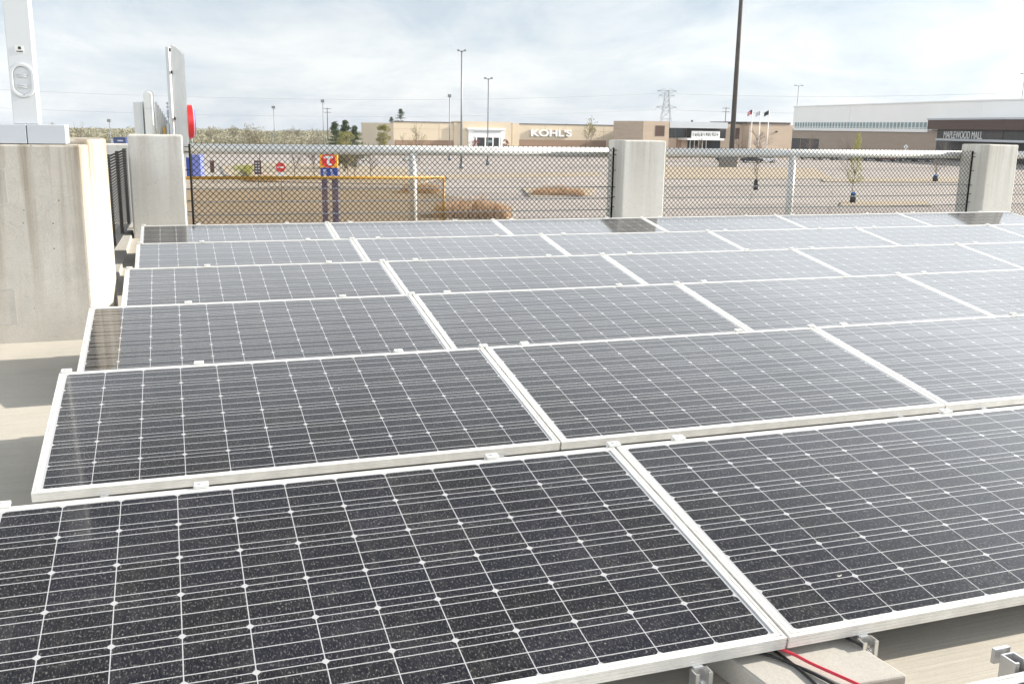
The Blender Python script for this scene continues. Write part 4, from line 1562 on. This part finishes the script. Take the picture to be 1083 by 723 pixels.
# ------------------------------------------------------------------ trees and shrubs
conifer(424, 300, 115.0, 4.2, 'dark evergreen rising behind the left end of the cream store', 21)
conifer(414, 310, 124.0, 3.0, 'low dark evergreen peeping over the store roof beside the taller one', 22)
conifer(354, 140, 129.5, 2.2, 'pointed dark evergreen, leftmost of the clump by the light pole', 23)
conifer(365, 142, 128.5, 2.4, 'tallest dark evergreen in the middle of the clump left of the store', 24)
conifer(375, 145, 134.5, 2.2, 'low dark evergreen, right end of the clump left of the store', 25)
bush(363, 132, 137.0, 1.9, 'olive', 'pale olive bush in front of the dark evergreen clump', 26, ls=0.10, n=3600)
bush(405, 200, 130.0, 2.0, 'olive2', 'yellow green spring bush at the corner of the cream store', 27, ls=0.11, n=5200)
bush(503, 228, 147.5, 1.6, 'redleaf', 'reddish shrub left of the store doors', 28, n=700)
bush(535.5, 228, 146.5, 1.0, 'redleaf', 'reddish shrub right of the store doors', 29, n=500)
bush(257, 108, 174.5, 1.4, 'spring', 'low yellow green shrub on the dry verge', 34, n=900, ls=0.08)
bare_tree(622, 190, 124.0, 'thin yellow green tree before the right end of the cream store', 30, 'olive', 4, None, 'young_tree', 0.08, 3, 0.45)
bare_tree(443, 170, 131.0, 'sparse greenish young tree before the store wall', 31, 'olive', 2, None, 'young_tree', 0.08, 3, 0.6)
bare_tree(427, 175, 141.0, 'low sparse greenish tree near the store corner', 32, 'olive', 2, None, 'young_tree', 0.07, 3, 0.6)
bare_tree(84, 70, 128.0, 'bare branching tree seen over the stained wall', 33, None, 0, None, 'bare_tree', 0.09, 4, 0.8)
bare_tree(274, 135, 130.0, 'pale budding tree above the fence left of the dark evergreens', 35, 'scrub', 2, None, 'bare_tree', 0.08, 4, 0.6)
bare_tree(330, 150, 134.0, 'bare tree just left of the dark evergreen clump', 36, None, 0, None, 'bare_tree', 0.08, 4, 0.6)
for i, (u, vb, vt, lab) in enumerate(((310, 190, 148, 'bare sapling left of the amber pylon'), (331, 188, 150, 'thin bare sapling touching the amber pylon on its left'), (366, 188, 150, 'bare sapling first right of the amber pylon'), (375, 191, 151, 'thicker bare sapling second right of the amber pylon'), (391, 189, 150, 'bare sapling third right of the amber pylon'))):
    d = 6.61 * FPX / (vb - hor(u))
    bare_tree(u, d, vt, lab, 40 + i, None, 0, 'bare saplings round the bus stop pylon', 'bare_sapling', 0.06, 3, 0.55)
bare_tree(803, 185, 134.0, 'dark bare tree between the flagpoles', 50, None, 0, None, 'bare_tree', 0.12, 4, 0.7)
bare_tree(742, 200, 143.0, 'low bare tree before the white sign board', 51, None, 0, None, 'bare_tree', 0.1, 4, 0.75)
bare_tree(782, 195, 141.0, 'bare tree right beside the big steel pole', 52, None, 0, None, 'bare_tree', 0.1, 4, 0.75)
bare_tree(860, 240, 141.0, 'bare tree before the dark loading opening', 53, None, 0, None, 'bare_tree', 0.1, 4, 0.8)
bare_tree(1003, 190, 147.0, 'small bare tree before the dark mall entrance', 54, None, 0, None, 'bare_tree', 0.07, 4, 0.7)

for i, (u, vt, lab) in enumerate(((55, 129, 'left edge'), (222, 133, 'round red sign'), (246, 131.5, 'middle of the pale scrub'), (262, 134, 'thin light pole'), (312, 132.5, 'right end of the pale scrub'))):
    bare_tree(u, 300, vt, 'faint bare tree in the far scrub near the %s' % lab, 90 + i, 'scrub', 2, 'bare trees in the far scrub', 'bare_tree', 0.1, 4, 0.7)

def bag_tree(u, vb, vt, label, leaf, seed, bagc, bh=11.5, bw=3.4):
    d = 6.61 * FPX / (vb - hor(u))
    o_ = thing('young_tree', label, 'tree', depth_pt(u, d, ZL), 0, 'young trees wearing watering bags')
    rnd_ = random.Random(seed)
    h_ = px_h(u, vt, d)
    b_ = MB()
    tips = []
    limbs(b_, Vector((0, 0, 0)), Vector((0, 0, 1)), h_ * 0.5, 0.055, 3, rnd_, tips, 0.33)
    zm = max(v.co.z for v in b_.b.verts)
    for v in b_.b.verts: v.co *= h_ / zm
    tips = [t_ * (h_ / zm) for t_ in tips]
    b_.build('trunk', M['bark'], o_)
    if leaf:
        b_ = MB()
        for i_ in range(330):
            q_ = rnd_.random()
            w_ = 0.95 * (1 - q_) ** 0.7 * min(1, q_ * 5 + 0.45)
            a_ = rnd_.uniform(0, 6.28)
            e_ = w_ * rnd_.random() ** 0.6
            leaf_cluster(b_, (math.cos(a_) * e_, math.sin(a_) * e_, h_ * (0.30 + 0.70 * q_)), 0.16, 0.16, 0.24, 6, 0.05, rnd_)
        b_.build('crown', M[leaf], o_)
    k_ = d / FPX
    b_ = MB()
    b_.tube([(0, 0, 0), (0, 0, bh * k_ * 0.5), (0, 0, bh * k_ * 0.8)], [bw * k_ * 0.9, bw * k_, bw * k_ * 0.8], 12)
    bg_ = b_.build('watering_bag', M['dark'], o_)
    b_ = MB()
    b_.tube([(0, 0, bh * k_ * 0.8 + 0.002), (0, 0, bh * k_)], [bw * k_ * 0.95, bw * k_ * 0.6], 12)
    b_.build('bag_top', M[bagc], bg_)
bag_tree(908.5, 216, 141.5, 'slim yellow green tree with a black and blue watering bag', 'spring', 60, 'bluebag', 13, 3.2)
bag_tree(994.5, 193, 163.0, 'small bare tree with a bright blue watering bag near the right pillar', None, 61, 'bluebag', 8, 3.0)
bag_tree(803.5, 201, 160.0, 'small bare tree with a dark watering bag left of the railing post', None, 62, 'dark', 11, 2.6)

def grass_clump(u, vb, wpx, hpx, label, seed, n=2600):
    d = 6.61 * FPX / (vb - hor(u))
    k_ = d / FPX
    rnd_ = random.Random(seed)
    o_ = thing('ornamental_grass', label, 'grass clump', depth_pt(u, d, ZL + 0.14), ang, 'tan ornamental grass beds')
    b_ = MB()
    wd, hh_ = wpx * k_ / 2, hpx * k_
    for i in range(n):
        x_ = rnd_.uniform(-1, 1)
        y_ = rnd_.uniform(-1, 1)
        e = max(0.1, 1 - abs(x_) ** 3)
        p = Vector((x_ * wd, y_ * 1.6, 0))
        a = rnd_.uniform(0, 6.28)
        ln = hh_ * rnd_.uniform(0.35, 1.15) * (0.5 + 0.5 * e) * (0.75 + 0.3 * math.sin(x_ * 9 + y_ * 3) * math.sin(x_ * 4.1 + 1))
        t_ = p + Vector((math.cos(a) * ln * 0.4, math.sin(a) * ln * 0.4, ln))
        s_ = Vector((math.sin(a), -math.cos(a), 0)) * 0.028
        m_ = p.lerp(t_, 0.55) + Vector((0, 0, ln * 0.10))
        f = b_.b.faces.new([b_.b.verts.new(q) for q in (p - s_, p + s_, m_ + s_, t_, m_ - s_)])
    b_.build('blades', M['ornam'], o_, normals=False)
grass_clump(500, 231, 82, 22, 'large tan ornamental grass bed right of the yellow barrier', 70)
grass_clump(592, 207, 56, 10, 'tan ornamental grass bed before the middle pillar', 71, 1800)
grass_clump(278, 192, 36, 7, 'low reddish grass bed on the kerb below the brown board', 72, 1000)
grass_clump(445, 205, 40, 12, 'tan grass bed beside the white railing post', 73, 1200)

# ------------------------------------------------------------------ parked cars before the mall
def make_car(m_):
    o_ = thing('parked_car', '', 'car', (0, 0, 0))
    prof = [(-2.25, 0.35), (-2.3, 0.75), (-2.15, 0.95), (-1.55, 1.0), (-1.05, 1.42), (0.55, 1.45), (1.15, 1.02), (2.1, 0.88), (2.28, 0.68), (2.25, 0.35)]
    b_ = MB(); b_.prism(prof, -0.85, 0.85, axis='y'); body = b_.build('body', m_, o_, bevel=0.06)
    b_ = MB()
    b_.prism([(-1.45, 1.0), (-1.0, 1.38), (0.5, 1.40), (1.02, 1.02)], -0.862, 0.862, axis='y')
    b_.build('side_window', M['glass'], body)
    for x_ in (-1.4, 1.4):
        for y_ in (-0.78, 0.78):
            b_ = MB(); b_.tube([(x_, y_ - 0.11, 0.33), (x_, y_ + 0.11, 0.33)], 0.33, 14); w_ = b_.build('wheel', M['rubber'], o_)
            b_ = MB(); b_.tube([(x_, y_ - 0.12, 0.33), (x_, y_ + 0.12, 0.33)], 0.18, 10); b_.build('rim', M['galv'], w_)
    for y_ in (-0.6, 0.6):
        b_ = MB(); b_.box(2.2, 2.29, y_ - 0.18, y_ + 0.18, 0.62, 0.76); b_.build('headlight', M['trimw'], o_)
    return o_
CARS = [(858, 228, 0, 'black parked car, leftmost of the row before the mall'), (877, 228, 4, 'charcoal parked car second from the left before the mall'), (895, 229, 1, 'silver parked car third from the left before the mall'),
        (925, 228, 0, 'black parked car just right of the yellow green tree'), (942, 227, 2, 'maroon parked car before the brick mall wall'), (953, 231, 5, 'olive yellow parked car in the row before the mall'), (963, 226, 0, 'black parked car right of the olive one'), (979, 225, 4, 'charcoal parked car, rightmost of the row before the mall'),
        (770, 205, 0, 'black parked car beyond the grey brown cabinet'), (797, 200, 4, 'charcoal parked car beside the flagpoles'), (812, 202, 3, 'white parked car right of the flagpoles')]
for u, d, ci, lab in CARS:
    c = make_car(CARCOL[ci])
    c.location = depth_pt(u, d, ZL + 0.004)
    c.rotation_euler = (0, 0, ang + R(random.choice((0, 180)) + random.uniform(-4, 4)))
    c['label'] = lab
    c['group'] = 'cars parked before the mall'

# ------------------------------------------------------------------ air
b = MB()
b.box(-900, 900, -900, 900, ZL - 1.0, 45)
hz = bpy.data.materials.new('haze')
hz.use_nodes = True
ht = hz.node_tree
ht.nodes.remove(ht.nodes['Principled BSDF'])
pv = ht.nodes.new('ShaderNodeVolumePrincipled')
pv.inputs['Color'].default_value = (0.92, 0.95, 1.0, 1)
pv.inputs['Density'].default_value = 0.00013
ht.links.new(pv.outputs[0], ht.nodes['Material Output'].inputs['Volume'])
tag(b.build('haze', hz), None, None, None, 'stuff')
